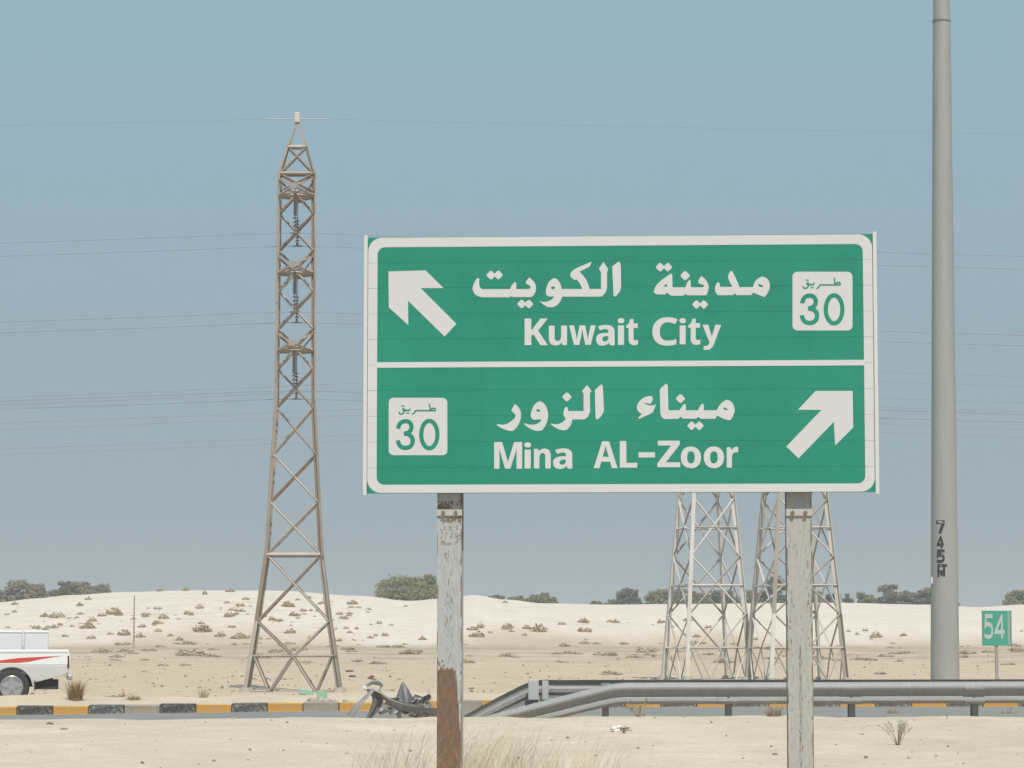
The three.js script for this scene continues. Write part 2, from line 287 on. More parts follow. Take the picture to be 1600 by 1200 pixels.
  word(770, 590, 8.421, [30, 70, 1490, 730], [
    'M1343,165 L1425,88 L1447,110 L1462,430 Q1444,502 1376,552 L1352,545 Z',
    'M1173,180 L1238,98 L1297,170 L1277,215 L1280,440 Q1268,514 1205,550 L1045,550 Q1030,655 960,692 Q860,704 752,604 L775,606 Q862,638 950,560 Q966,540 930,502 Q922,420 965,383 L986,395 L992,440 L1195,440 L1195,215 Z',
    'M615,310 Q704,330 727,470 Q732,602 650,692 Q540,732 403,607 L430,604 Q522,640 598,600 Q638,576 642,549 L560,554 Q506,560 498,490 Q520,346 615,310 Z',
    'M290,348 Q378,410 370,500 Q366,622 265,702 Q170,712 48,624 L65,611 Q152,638 228,584 Q308,530 300,490 L243,435 Z'],
    [[975, 255, 60]], (x) => oval(x, 598, 434, 26, 18));
  word(980, 590, 8.889, [110, 60, 1520, 750], [
    'M1385,307 Q1484,330 1492,450 Q1487,522 1430,592 Q1330,582 1252,525 L1217,573 L1020,571 L985,545 L960,571 L780,571 L740,545 L710,573 L520,576 Q468,560 460,480 L453,170 Q500,108 550,83 L564,110 L572,455 L725,455 Q760,398 800,363 L814,380 L817,455 L985,455 Q1000,398 1045,358 L1064,380 L1064,455 L1245,455 Q1290,338 1385,307 Z',
    'M330,256 Q250,252 178,320 Q128,380 136,430 Q145,482 205,502 L152,562 L170,574 Q250,532 312,512 Q372,482 377,430 L402,373 Q350,397 288,382 L228,354 Q280,350 320,369 L357,310 Q362,273 330,256 Z'],
    [[740, 292, 62], [895, 668, 60], [1000, 668, 60]], (x) => oval(x, 1362, 435, 34, 14, 0.45));
  const letters = (ox, oy, k, list) => { for (const [ch, x0, y0_, x1, y1] of list) windowed('letter', ox, oy, k, [x0, y0_, x1, y1], (x) => {
    if (ch === '-') { x.fillRect(x0, y0_, x1 - x0, y1 - y0_); return; }
    x.font = 'bold 200px sans-serif'; const m = x.measureText(ch), w = m.actualBoundingBoxLeft + m.actualBoundingBoxRight, h = m.actualBoundingBoxAscent + m.actualBoundingBoxDescent;
    const sx = (x1 - x0) / w, sy = (y1 - y0_) / h; x.translate(x0, y0_); x.scale(sx, sy); x.fillText(ch, m.actualBoundingBoxLeft, m.actualBoundingBoxAscent);
    x.lineWidth = 1.5; x.lineJoin = 'round'; x.strokeText(ch, m.actualBoundingBoxLeft, m.actualBoundingBoxAscent); }); };
  letters(810, 490, 4.848, [['K', 48, 38, 222, 238], ['u', 230, 92, 368, 240], ['w', 385, 90, 585, 236], ['a', 588, 85, 728, 242], ['i', 752, 34, 802, 236], ['t', 817, 42, 906, 238], ['C', 1015, 28, 1205, 242], ['i', 1220, 34, 1268, 232], ['t', 1287, 40, 1378, 236], ['y', 1395, 85, 1535, 275]]);
  letters(760, 680, 3.902, [['M', 48, 42, 217, 203], ['i', 232, 44, 272, 202], ['n', 290, 82, 392, 202], ['a', 407, 80, 523, 205], ['A', 655, 38, 800, 200], ['L', 814, 36, 920, 197], ['-', 928, 104, 1028, 136], ['Z', 1042, 34, 1182, 194], ['o', 1185, 70, 1308, 200], ['o', 1325, 70, 1448, 200], ['r', 1465, 72, 1535, 196]]);
  // route shields: 1225,415 x10.9 is the drawing frame; the second one is the same drawing in its own window
  for (const [ox, oy, k] of [[1225, 415, 10.9], [580 + (235 - 145 * 8.573 * 0.0897) / 8.573, 600 + (185 - 105 * 8.573 * 0.0897) / 8.573, 11.15]]) {
    const s = windowed('route_shield', ox, oy, k, [145, 105, 1165, 1105], (x) => { x.beginPath(); x.roundRect(145, 105, 1020, 1000, 85); x.fill(); }), gm = filmGreen;
    const z2 = Z + 0.0012;
    for (const [n, bb, dr] of [
      ['numeral', [255, 460, 620, 1030], (x) => { x.lineWidth = 74; x.lineCap = 'butt'; x.stroke(new Path2D('M312,642 C318,552 372,512 435,512 C510,512 545,560 541,618 C538,680 498,722 410,730 C505,730 566,778 563,858 C560,938 505,978 435,978 C362,978 312,930 306,845')); }],
      ['numeral', [660, 455, 1050, 1035], (x) => { x.lineWidth = 72; x.beginPath(); x.ellipse(853, 745, 141, 238, 0, 0, 7); x.stroke(); }],
      ['arabic_lettering', [300, 200, 990, 410], (x) => { x.lineWidth = 24; x.lineCap = 'round'; x.stroke(new Path2D('M612,328 L955,328 M612,328 C602,360 588,378 560,388 M856,214 L872,326 M880,322 C890,288 935,270 955,300 C962,318 955,328 930,328 M512,298 C512,332 480,334 462,318 C450,334 425,334 416,300 C410,284 388,290 392,312 C396,328 410,330 416,324 M418,320 C420,372 385,392 345,386 C330,380 328,366 330,356')); for (const [a, b] of [[378, 246], [408, 250], [462, 372], [492, 372]]) oval(x, a, b, 13, 13); }],
    ]) windowed(n, ox, oy, k, bb, dr, gm, z2, 0.0014);
  }
  // steel posts behind the panel
  const flangeTex = (which) => {
    const c = document.createElement('canvas'); c.width = 96; c.height = 2048; const x = c.getContext('2d'), L = y0 + Hh;
    const yy = (py) => (1 - (uv(which ? 1250 : 701, py)[1] + y0 + 0.3) / (L + 0.3)) * 2048;
    x.fillStyle = which ? '#a6a49d' : '#a6aaac'; x.fillRect(0, 0, 96, 2048);
    for (let i = 0; i < 5200; i++) { const v = R(-14, 14) | 0; x.fillStyle = `rgba(${156 + v},${156 + v},${150 + v},0.35)`; x.fillRect(R(0, 96), R(0, 2048), R(1, 6), R(3, 40)); }
    const rust = (a, b, w, h, o = 1) => { const q = rnd(); x.fillStyle = `rgba(${104 + 30 * q},${88 + 22 * q},${72 + 18 * q},${o})`; x.beginPath(); x.ellipse(a, b, w, h, 0, 0, 7); x.fill(); };
    if (!which) {
      const edge = (u) => yy(1036) + 5 * Math.sin(u * 0.31) + 9 * noiseB(u / 12, 4) + (u > 72 ? (u - 72) * 12 + 40 * noiseB(u / 4, 9) : 0);
      for (let u = 0; u < 96; u++) for (let y = edge(u); y < 2048; y += 3) { const q = 0.5 + 0.28 * noiseB(u / 14, y / 60) + 0.16 * noiseB(u / 3, y / 9); x.fillStyle = `rgb(${88 + 44 * q},${68 + 36 * q},${54 + 28 * q})`; x.fillRect(u, y, 1.4, 3.4); }
      for (let i = 0; i < 70; i++) rust(R(30, 66), lerp(yy(845), yy(1030), rnd()), R(0.8, 2.4), R(3, 14), R(0.25, 0.7));
      for (let i = 0; i < 9; i++) rust(R(0, 30), yy(1030) + R(-16, 6), R(2, 5), R(3, 8), 0.7);
      for (let i = 0; i < 70; i++) rust(R(0, 96), lerp(yy(764), yy(799), rnd()), R(3, 10), R(3, 9), R(0.6, 0.95));
      for (let i = 0; i < 46; i++) rust(R(15, 84), lerp(yy(796), yy(840), rnd()), R(1, 5), R(2, 6), R(0.3, 0.8));
    } else {
      for (let i = 0; i < 80; i++) rust(R(2, 94), lerp(yy(800), yy(1230), rnd()), R(1, 3.2), R(2, 8), R(0.2, 0.65));
      for (let i = 0; i < 70; i++) rust(48 + 6 * noiseB(i / 3, 2), lerp(yy(1000), yy(1240), rnd()), R(1.2, 3), R(4, 20), R(0.3, 0.7));
      for (let i = 0; i < 26; i++) rust(rnd() < 0.4 ? R(4, 20) : R(76, 94), lerp(yy(850), yy(1000), rnd()), R(1.5, 4), R(4, 12), R(0.4, 0.75));
    }
    for (let i = 0; i < 150; i++) rust(rnd() < 0.7 ? R(91, 97) : R(-1, 3), R(0, 2048), R(1, 3), R(6, 36), 0.75);
    const t = new THREE.CanvasTexture(c); t.colorSpace = THREE.SRGBColorSpace; return t;
  };
  const rustSide = std(0.2, 0.13, 0.09, 0.9), greySteel = std(0.3, 0.3, 0.29, 0.7);
  for (const [k, pxl, pxr] of [[0, 682, 720.5], [1, 1230, 1270]]) {
    const u0 = uv(pxl, 900)[0] - 0.0, u1 = uv(pxr, 900)[0], w = (u1 - u0) * 1.003, cx = (u0 + u1) / 2, L = y0 + Hh - 0.15 + 0.3, cy = -0.3 + L / 2, zf = -0.075;
    const post = new THREE.Group(); post.name = 'post'; g.add(post); post.position.set(cx, 0, 0);
    if (!k) post.userData.label = 'post rusted brown over its lower half';
    const fm = new THREE.MeshStandardMaterial({ map: flangeTex(k), roughness: 0.8 });
    part('flange', box(w, L, 0.014, 0, cy, zf - 0.007), [rustSide, rustSide, greySteel, greySteel, fm, greySteel], post);
    part('web', box(0.012, L, 0.17, 0, cy, zf - 0.0145 - 0.085), greySteel, post);
    part('flange', box(w, L, 0.014, 0, cy, zf - 0.192), greySteel, post);
    const by = uv(0.5 * (pxl + pxr), 800.5)[1] + y0;
    const cl = part('clamp_plate', rbox(w + 0.004, 0.05, 0.014, 0.003, 0, by, zf + 0.0065), std(0.42, 0.4, 0.36, 0.7), post);
    for (const s of [-1, 1]) part('bolt', new THREE.CylinderGeometry(0.016, 0.016, 0.03, 6).rotateX(Math.PI / 2).translate(s * w * 0.25, by, zf + 0.018), rustSide, post);
  }
  for (const v of [0.18, 0.72, 1.28, 1.82]) part('stiffener', merge([box(W - 0.06, 0.06, 0.004, W / 2, y0 + v, -0.0315), box(W - 0.06, 0.004, 0.04, W / 2, y0 + v + 0.034, -0.0505)]), alu, g);
  return g;
})();

// ---------------------------------------------------------------- lattice towers
const angle = (() => { const t = 0.13, s = new THREE.Shape([[0, 0], [1, 0], [1, t], [t, t], [t, 1], [0, 1]].map((p) => new THREE.Vector2(p[0] - 0.35, p[1] - 0.35))); return new THREE.ExtrudeGeometry(s, { depth: 1, bevelEnabled: false }).rotateX(-Math.PI / 2); })();
const steelTex = noiseTexture(128, [[6, 0.6], [30, 0.5]], (s) => { const v = 0.85 + 0.4 * s; return [v, v * (0.97 + 0.05 * s), v * (0.94 + 0.08 * s)]; });
const steelBrown = new THREE.MeshStandardMaterial({ color: lin(0.36, 0.31, 0.26), map: steelTex, roughness: 0.75 });
const steelPale = new THREE.MeshStandardMaterial({ color: lin(0.56, 0.54, 0.505), map: steelTex, roughness: 0.65 });
const steelTones = (m, list) => [m, ...list.map((c) => { const k = m.clone(); k.color.setRGB(...c); return k; })];
const brownSet = steelTones(steelBrown, [[0.27, 0.205, 0.15], [0.43, 0.39, 0.34], [0.31, 0.27, 0.23]]), paleSet = steelTones(steelPale, [[0.44, 0.41, 0.37], [0.64, 0.63, 0.6], [0.36, 0.32, 0.28]]);
const concrete = std(0.42, 0.37, 0.3, 0.95);
const porcelain = std(0.07, 0.05, 0.045, 0.35), darkMetal = std(0.12, 0.115, 0.11, 0.6);
function insulator(parent, p, len, thickRod) {
  const s = new THREE.Group(); s.name = 'insulator_string'; s.position.copy(p); parent.add(s);
  part('rod', new THREE.CylinderGeometry(thickRod ? 0.085 : 0.025, thickRod ? 0.085 : 0.025, thickRod ? len * 0.5 : len, 8).translate(0, thickRod ? -len * 0.36 : -len / 2, 0), thickRod ? porcelain : darkMetal, s);
  if (thickRod) part('hanger', new THREE.CylinderGeometry(0.02, 0.02, len, 6).translate(0, -len / 2, 0), darkMetal, s);
  const discs = []; for (let i = 0; i < (thickRod ? 3 : 7); i++) discs.push(new THREE.CylinderGeometry(0.05, 0.155, 0.08, 10).translate(0, -len * (thickRod ? 0.66 + i * 0.09 : 0.42 + i * 0.075), 0));
  part('discs', merge(discs), porcelain, s);
  part('clamp', merge([box(0.5, 0.07, 0.09, 0, -len, 0), box(0.12, 0.2, 0.1, 0, -len + 0.08, 0)]), darkMetal, s);
}
// nodes: [y, half width]; every member is a piece of its own
function tower(name, label, pos, turn, mat, spec, group) {
  const g = thing(name, label, 'pylon', pos, group); g.rotation.y = turn;
  const half = (y) => { const n = spec.nodes; for (let i = 1; i < n.length; i++) if (y <= n[i][0] + 1e-6) return lerp(n[i - 1][1], n[i][1], (y - n[i - 1][0]) / (n[i][0] - n[i - 1][0])); return n[n.length - 1][1]; };
  const set = mat === steelBrown ? brownSet : paleSet, tone = () => set[Math.floor(rnd() * set.length)];
  const dz = spec.depth ?? 1, corner = (y, sx, sz) => V(sx * half(y), y, sz * half(y) * dz);
  const q = [[-1, -1], [1, -1], [1, 1], [-1, 1]], turnOf = [0, -1, 2, 1];
  const leg = (i, a, b, w) => beamBetween(angle, corner(a, ...q[i]), corner(b, ...q[i]), w, g, 'leg', tone(), [0, -Math.PI / 2, Math.PI, Math.PI / 2][i]);
  for (let k = 0; k < spec.legs.length - 1; k++) for (let i = 0; i < 4; i++) leg(i, spec.legs[k], spec.legs[k + 1], spec.legW[k]);
  for (let i = 0; i < 4; i++) part('footing', new THREE.CylinderGeometry(0.26, 0.34, 0.7, 10).translate(q[i][0] * half(0), -0.1, q[i][1] * half(0) * dz), concrete, g);
  const face = (f, y, t) => { const a = corner(y, ...q[f]), b = corner(y, ...q[(f + 1) % 4]); return a.lerp(b, t); };
  const brace = (a, b, w, n = 'brace') => beamBetween(angle, a, b, w, g, n, tone(), 0.6);
  for (let f = 0; f < 4; f++) for (const [kind, a, b, w = spec.bw] of spec.panels) {
    if (kind === 'X') { brace(face(f, a, 0), face(f, b, 1), w); brace(face(f, a, 1), face(f, b, 0), w); }
    if (kind === 'H') brace(face(f, a, 0), face(f, a, 1), w, 'strut');
    if (kind === 'V') { brace(face(f, b, 0), face(f, a, 0.5), w); brace(face(f, b, 1), face(f, a, 0.5), w); }     // down to a middle node
    if (kind === 'A') { brace(face(f, a, 0), face(f, b, 0.5), w); brace(face(f, a, 1), face(f, b, 0.5), w); }     // up to a middle node
    if (kind === 'K') { for (const t of [0.25, 0.75]) { brace(face(f, b, 0.5), face(f, a, t), w); brace(face(f, b, t < 0.5 ? 0.03 : 0.97), face(f, a, t), w * 0.8); brace(face(f, a + 0.06, t < 0.5 ? 0 : 1), face(f, a + 0.06, t), w * 0.7); } }
  }
  const h0 = half(spec.top - spec.peak - 0.01);
  for (const [sx, sz] of q) beamBetween(angle, V(sx * half(spec.top - spec.peak), spec.top - spec.peak, sz * half(spec.top - spec.peak) * dz), V(0, spec.top, 0), 0.11, g, 'peak_member', mat);
  part('peak_cap', rbox(0.3, 0.55, 0.3, 0.06, 0, spec.top + 0.1, 0), std(0.55, 0.48, 0.42, 0.8), g);
  for (const y of spec.arms) for (const s of [-1, 1]) {
    const arm = new THREE.Group(); arm.name = 'cross_arm'; g.add(arm);
    const hb = half(y), zb = hb * dz, tip = V(0, y + 0.05, s * (zb + spec.reach));
    for (const sx of [-1, 1]) {
      beamBetween(angle, V(sx * hb, y - 0.12, s * zb), tip, 0.13, arm, 'chord', mat); beamBetween(angle, V(sx * hb, y + 0.75, s * zb), tip, 0.09, arm, 'chord', mat);
      beamBetween(angle, V(sx * hb, y - 0.12, s * zb), V(-sx * hb * 0.45, y - 0.04, s * (zb + spec.reach * 0.55)), 0.08, arm, 'lacing', mat);
    }
    beamBetween(angle, V(-hb, y - 0.1, s * zb), V(hb, y - 0.1, s * zb), 0.16, arm, 'girt', mat, 0.8);
    part('tip_plate', box(0.34, 0.3, 0.14, 0, tip.y, tip.z), mat, arm);
    insulator(g, V(s * 0.12, y - 0.08, tip.z), spec.string, s > 0);
  }
  return g;
}
// conductors hang between towers as shallow curves
const wireMat = std(0.22, 0.22, 0.22, 0.6);
const wireLine = (name, p, dir, span, sag, r, label, group) => {
  const pts = []; for (const s of [-1, 1]) for (let i = 0; i <= 24; i++) { const t = i / 24 * 0.46, k = s < 0 ? 24 - i : i; const tt = (k / 24) * 0.46; pts.push(p.clone().addScaledVector(dir, s * tt * span).add(V(0, -4 * sag * tt * (1 - tt), 0))); }
  const clean = pts.filter((a, i) => !i || a.distanceTo(pts[i - 1]) > 0.01);
  const m = part(name, new THREE.TubeGeometry(new THREE.CatmullRomCurve3(clean), 120, r, 5), wireMat, scene); return tag(m, label, 'power line', group);
};
{
  const D = 150, gb = onGround(at(458, 1079, D).x, D), yh = (py) => at(459, py, D).y - gb.y, px = (n, py) => n / (FOCAL / (D * Math.cos(PITCH) + (at(459, py, D).y - EYE) * Math.sin(PITCH)));
  const n = [[0, px(73, 1079)]]; for (const [py, h] of [[1025, 64.5], [971, 56], [919, 49], [867, 42], [785, 37.5], [710, 33.5], [637, 29], [600, 27.6], [272, 26.5], [230, 14]]) n.push([yh(py), px(h, py)]);
  const Y = yh, spec = {
    nodes: n, legs: [0, Y(971), Y(867), Y(637), Y(272), Y(230)], legW: [0.19, 0.185, 0.175, 0.155, 0.13], bw: 0.08, depth: 0.35, top: yh(187), peak: yh(187) - yh(230), reach: 2.1, string: 2.35,
    panels: [['K', 0, Y(1025)], ['H', Y(1025), 0], ['V', Y(1025), Y(971)], ['X', Y(971), Y(867)], ['H', Y(867), 0, 0.17], ['X', Y(867), Y(785)], ['X', Y(785), Y(710)], ['X', Y(710), Y(637)], ['X', Y(637), Y(577)], ['A', Y(577), Y(545)], ['V', Y(542), Y(514)], ['X', Y(514), Y(455)], ['A', Y(455), Y(424)], ['V', Y(420), Y(392)], ['X', Y(392), Y(334)], ['A', Y(334), Y(304)], ['X', Y(300), Y(272)], ['H', Y(272), 0, 0.12], ['X', Y(272), Y(230)], ['H', Y(230), 0, 0.14]],
    arms: [Y(545), Y(424), Y(303)],
  };
  tower('lattice_pylon', 'tall brown lattice power pylon standing free with stacked insulator strings', gb, 0.0, steelBrown, spec);
  const group = 'conductors on the tall brown pylon', hb = px(27, 400) * 0.35;
  for (const y of spec.arms) for (const s of [-1, 1]) wireLine('power_line', gb.clone().add(V(s * 0.12, y - 0.08 - spec.string, s * (hb + spec.reach))), V(1, 0, 0), 330, 3.0, 0.016, 'thin power conductor strung from the tall brown lattice pylon', group);
  wireLine('ground_wire', gb.clone().add(V(0, spec.top + 0.05, 0)), V(1, 0, 0), 330, 2.0, 0.008, 'thin ground wire over the very tip of the tall brown pylon');
  const rods = part('armour_rod', new THREE.TubeGeometry(new THREE.LineCurve3(V(-1.5, spec.top + 0.04, 0), V(1.65, spec.top + 0.04, 0)), 4, 0.03, 6), std(0.4, 0.4, 0.4, 0.5), scene.getObjectByName('lattice_pylon'));
}
for (const [cx, baseL, baseR, topW, turn, D, label] of [[1105, 1043, 1172, 84, 0.30, 182, 'pale grey lattice pylon whose foot shows between the sign posts'], [1244, 1172, 1314, 98, 0.24, 178, 'pale grey lattice pylon straddling the right sign post from behind']]) {
  const gb = onGround(at(cx, 1066, D).x, D), k = (FOCAL / D) * (Math.cos(turn) + Math.sin(turn)), Hm = (py) => at(cx, py, D).y - gb.y, b = (baseR - baseL) * 1.04 / 2 / k, t = topW * 0.97 / 2 / k;
  const y770 = Hm(770), lv = [0, Hm(1012), Hm(960), Hm(870), Hm(780), Hm(700), Hm(650), Hm(610), Hm(570), Hm(530), Hm(490), Hm(440)];
  const hw = (y) => y < y770 ? lerp(b, t, y / y770) : lerp(t, t * 0.55, clamp((y - y770) / (Hm(600) - y770), 0, 1));
  const panels = [['K', 0, lv[1], 0.08], ['H', lv[1], 0, 0.09], ['V', lv[1], lv[2], 0.09]];
  for (let i = 2; i < lv.length - 1; i++) panels.push(['X', lv[i], lv[i + 1], 0.085]);
  panels.push(['H', (lv[2] + lv[3]) / 2, 0, 0.08], ['H', (lv[3] + lv[4]) / 2, 0, 0.08], ['H', lv[11], 0]);
  const spec = { nodes: lv.map((y) => [y, hw(y)]), legs: [0, lv[2], lv[5], lv[8], lv[11]], legW: [0.27, 0.26, 0.24, 0.2], bw: 0.1, top: Hm(400), peak: Hm(400) - lv[11], reach: 1.9, string: 1.9, panels, arms: [lv[7], lv[8], lv[9]] };
  tower('lattice_pylon', label, gb, turn, steelPale, spec);
  if (cx < 1200) for (const y of spec.arms) for (const s of [-1, 1]) wireLine('power_line', gb.clone().add(V(s * (spec.reach + 1) * Math.sin(turn) , y - 1.98, s * (spec.reach + 0.9))), V(1, 0, 0.06).normalize(), 300, 3.4, 0.013, 'faint lower power conductor running behind the road sign', 'conductors on the pale pylons');
}

// ---------------------------------------------------------------- guard rails
const galv = new THREE.MeshStandardMaterial({ color: lin(0.28, 0.28, 0.272), roughness: 0.6, metalness: 0.1, map: noiseTexture(256, [[5, 0.5], [24, 0.4], [100, 0.4]], (s) => { const v = 0.86 + 0.3 * s; return [v, v * 0.995, v * 0.98]; }) });
const rustyGalv = new THREE.MeshStandardMaterial({ color: lin(0.31, 0.30, 0.29), roughness: 0.6, metalness: 0.2, map: noiseTexture(256, [[6, 0.6], [24, 0.5], [100, 0.4]], (s) => (s > 0.3 ? [0.62, 0.46, 0.36] : [0.85 + 0.3 * s, 0.84 + 0.3 * s, 0.82 + 0.3 * s])) });
const WB = [[-0.168, 0.015], [-0.155, 0.035], [-0.125, 0.083], [-0.108, 0.083], [-0.07, 0.02], [-0.052, 0.012], [0.05, 0.078], [0.075, 0.088], [0.098, 0.085], [0.15, 0.035], [0.168, 0.01]];
const WS = [[-0.165, 0.012], [-0.15, 0.03], [-0.125, 0.06], [-0.065, 0.062], [-0.028, 0.03], [0.028, 0.03], [0.065, 0.062], [0.125, 0.06], [0.15, 0.03], [0.165, 0.012]];
function sweepBeam(pts, { face = 1, prof = WB, thick = 0.006, ups, scale } = {}) {
  const curve = new THREE.CatmullRomCurve3(pts, false, 'centripetal'), n = pts.length * 14, ring = [];
  for (const [v, o] of prof) ring.push([v, o]); for (const [v, o] of [...prof].reverse()) ring.push([v, o - thick]);
  const pos = [], uv = [], idx = [], m = ring.length; let acc = 0, last = null;
  for (let i = 0; i <= n; i++) {
    const t = i / n, p = curve.getPoint(t), tan = curve.getTangent(t).normalize(); if (last) acc += p.distanceTo(last); last = p;
    const k = t * (pts.length - 1), a = Math.min(pts.length - 2, Math.floor(k)); let up = ups ? ups[a].clone().lerp(ups[a + 1], k - a) : V(0, 1, 0);
    up.addScaledVector(tan, -up.dot(tan)).normalize(); const out = tan.clone().cross(up).multiplyScalar(face), sc = scale ? lerp(scale[a], scale[a + 1], k - a) : 1;
    ring.forEach(([v, o], j) => { const q = p.clone().addScaledVector(up, v * sc).addScaledVector(out, o * sc); pos.push(q.x, q.y, q.z); uv.push(acc, j / m * 0.7); });
    if (i) for (let j = 0; j < m; j++) { const A = (i - 1) * m + j, B = (i - 1) * m + (j + 1) % m; idx.push(A, B, A + m, B, B + m, A + m); }
  }
  for (const b of [0, n * m]) for (let j = 0; j < prof.length - 1; j++) { const A = b + j, B = b + j + 1, C = b + m - 1 - j, E = b + m - 2 - j; idx.push(A, B, C, B, E, C); }
  const g = new THREE.BufferGeometry(); g.setAttribute('position', new THREE.Float32BufferAttribute(pos, 3)); g.setAttribute('uv', new THREE.Float32BufferAttribute(uv, 2)); g.setIndex(idx);
  const ng = g.toNonIndexed(); ng.computeVertexNormals(); return ng;
}
{
  const rail = thing('guard_rail', 'double-sided grey steel guard rail with turned-down ends along the road', 'guard rail', V(0, 0, 0));
  const DN = 45.2, DF = 45.75, pN = (x, y, dD = 0) => at(x, y, DN + dD), pF = (x, y) => at(x, y, DF);
  part('rail_beam', sweepBeam([pN(2300, 1079), pN(1900, 1080.5), pN(1500, 1082), pN(1200, 1083), pN(1010, 1083.5), pN(965, 1084.5), pN(920, 1094), pN(860, 1109), pN(800, 1124), pN(740, 1140)], { face: -1, scale: [1, 1, 1, 1, 1, 1, 0.98, 0.95, 0.92, 0.9] }), galv, rail);
  part('rail_beam', sweepBeam([pF(2300, 1076), pF(1900, 1077), pF(1500, 1078), pF(1100, 1078.5), pF(880, 1079), pF(838, 1080), pF(800, 1096), pF(760, 1116), pF(715, 1140)], { face: 1, prof: WS, scale: [1, 1, 1, 1, 1, 1, 0.97, 0.9, 0.85] }), galv, rail);
  const postShape = (w, h) => merge([box(w, h, 0.012, 0, 0, 0.08), box(w, h, 0.012, 0, 0, -0.08), box(0.01, h, 0.15, 0, 0, 0)]);
  for (const x of [946, 1138, 1330, 1522, 1714, 1906, 2098, 2290]) {
    const p = at(x, 1083, DN + 0.27), yT = p.y + 0.15, y0 = ground(p.x, DN) - 0.35, h = yT - y0;
    part('post', postShape(0.1, h).translate(p.x, y0 + h / 2, p.z), galv, rail);
    if (x > 1000) { const q = at(x, 1083.2, DN); part('splice', sweepBeam([V(q.x + 0.16, q.y, q.z), V(q.x - 0.16, q.y, q.z)], { face: -1, prof: WB.map(([v, o]) => [v * 1.012, o + 0.006]) }), galv, rail); part('bolt', new THREE.CylinderGeometry(0.018, 0.018, 0.03, 8).rotateX(Math.PI / 2).translate(q.x, q.y - 0.055, q.z + 0.03), darkMetal, rail); }
    for (const s of [-1, 1]) part('spacer_block', box(0.14, 0.3, 0.15, p.x, p.y + 0.005, p.z + s * 0.165), galv, rail);
  }
  const p = at(841, 1078, DN + 0.3), bx = part('end_block', merge([rbox(0.165, 0.31, 0.3, 0.008, p.x - 0.075, p.y, p.z), rbox(0.10, 0.30, 0.26, 0.008, p.x + 0.11, p.y - 0.005, p.z + 0.02), box(0.1, 0.8, 0.12, p.x, p.y - 0.5, p.z - 0.05)]), std(0.36, 0.37, 0.365, 0.6), rail);

  // wreck of the old rail end
  const wr = thing('wrecked_rail', 'crumpled torn-off guard rail end lying twisted beside the road', 'wreckage', V(0, 0, 0));
  const W = (x, y, d = 0) => at(x, y, 45.6 + d), small = WB.map(([v, o]) => [v * 0.8, o * 0.8]);
  part('bent_rail', sweepBeam([W(720, 1124), W(680, 1117), W(640, 1111), W(612, 1099), W(592, 1085), W(573, 1077)], { prof: small, ups: [V(0, 1, 0.3), V(0, 1, 0.6), V(0, 1, 0.8), V(-0.3, 1, 1), V(-0.4, 0.8, 1.4), V(-0.5, 0.4, 1.5)], scale: [0.9, 0.9, 0.8, 0.62, 0.55, 0.5] }), rustyGalv, wr);
  part('curled_strip', sweepBeam([W(573, 1080), W(569, 1073, 0.05), W(577, 1066, 0.12), W(589, 1065, 0.2), W(597, 1071, 0.24), W(594, 1079, 0.25)], { prof: small, ups: [V(0, 0.1, 1), V(0.1, 0, 1), V(0.2, 0.2, 1), V(0, 0.4, 1), V(0.3, 0.2, 1), V(0, 0, 1)], scale: [0.5, 0.5, 0.5, 0.55, 0.5, 0.3] }), std(0.52, 0.52, 0.5, 0.5, { metalness: 0.2 }), wr);
  part('bent_rail', sweepBeam([W(584, 1078, -0.1), W(570, 1093, -0.12), W(558, 1105, -0.14), W(545, 1121, -0.16)], { prof: small, ups: [V(0.8, 0.6, 0.4), V(0.8, 0.6, 0.3), V(0.8, 0.5, 0.2), V(0.8, 0.5, 0.1)], scale: [0.4, 0.5, 0.5, 0.45] }), rustyGalv, wr);
  part('bent_rail', sweepBeam([W(583, 1080, 0), W(590, 1092, 0.05), W(586, 1106, 0.06), W(572, 1126, 0.05)], { face: -1, prof: small, ups: [V(-0.9, 0.3, 0.2), V(-0.9, 0, 0.3), V(-0.9, -0.3, 0.4), V(-0.8, -0.5, 0.5)], scale: [0.4, 0.7, 0.6, 0.3] }), std(0.16, 0.155, 0.15, 0.6, { metalness: 0.2 }), wr);
  const plate = (pts, d, n, mat, th = 0.03) => { const s = new THREE.Shape(pts.map(([x, y]) => { const q = W(x, y, d); return new THREE.Vector2(q.x, q.y); })); part(n, new THREE.ExtrudeGeometry(s, { depth: th, bevelEnabled: true, bevelSize: 0.006, bevelThickness: 0.006, bevelSegments: 1 }).rotateY(0.0).translate(0, 0, -45.6 - d), mat, wr); };
  const cone = part('torn_cone', new THREE.LatheGeometry([[0.17, 0], [0.155, 0.08], [0.12, 0.2], [0.07, 0.33], [0.012, 0.43]].map((q) => new THREE.Vector2(...q)), 14, -1.9, 3.6), new THREE.MeshStandardMaterial({ color: lin(0.17, 0.165, 0.165), roughness: 0.55, metalness: 0.25, side: THREE.DoubleSide }), wr);
  { const P = cone.geometry.attributes.position; for (let i = 0; i < P.count; i++) { const y = P.getY(i), k = 1 + 0.4 * noiseB(P.getX(i) * 9, y * 8) + 0.2 * noiseB(y * 22, P.getX(i) * 20); P.setXYZ(i, P.getX(i) * k + 0.05 * Math.sin(y * 7), y + 0.03 * noiseB(P.getX(i) * 12, 5), P.getZ(i) * k); } cone.geometry.computeVertexNormals(); }
  cone.position.copy(W(627, 1106, 0.5)); cone.rotation.set(0.1, 0.3, -0.03);
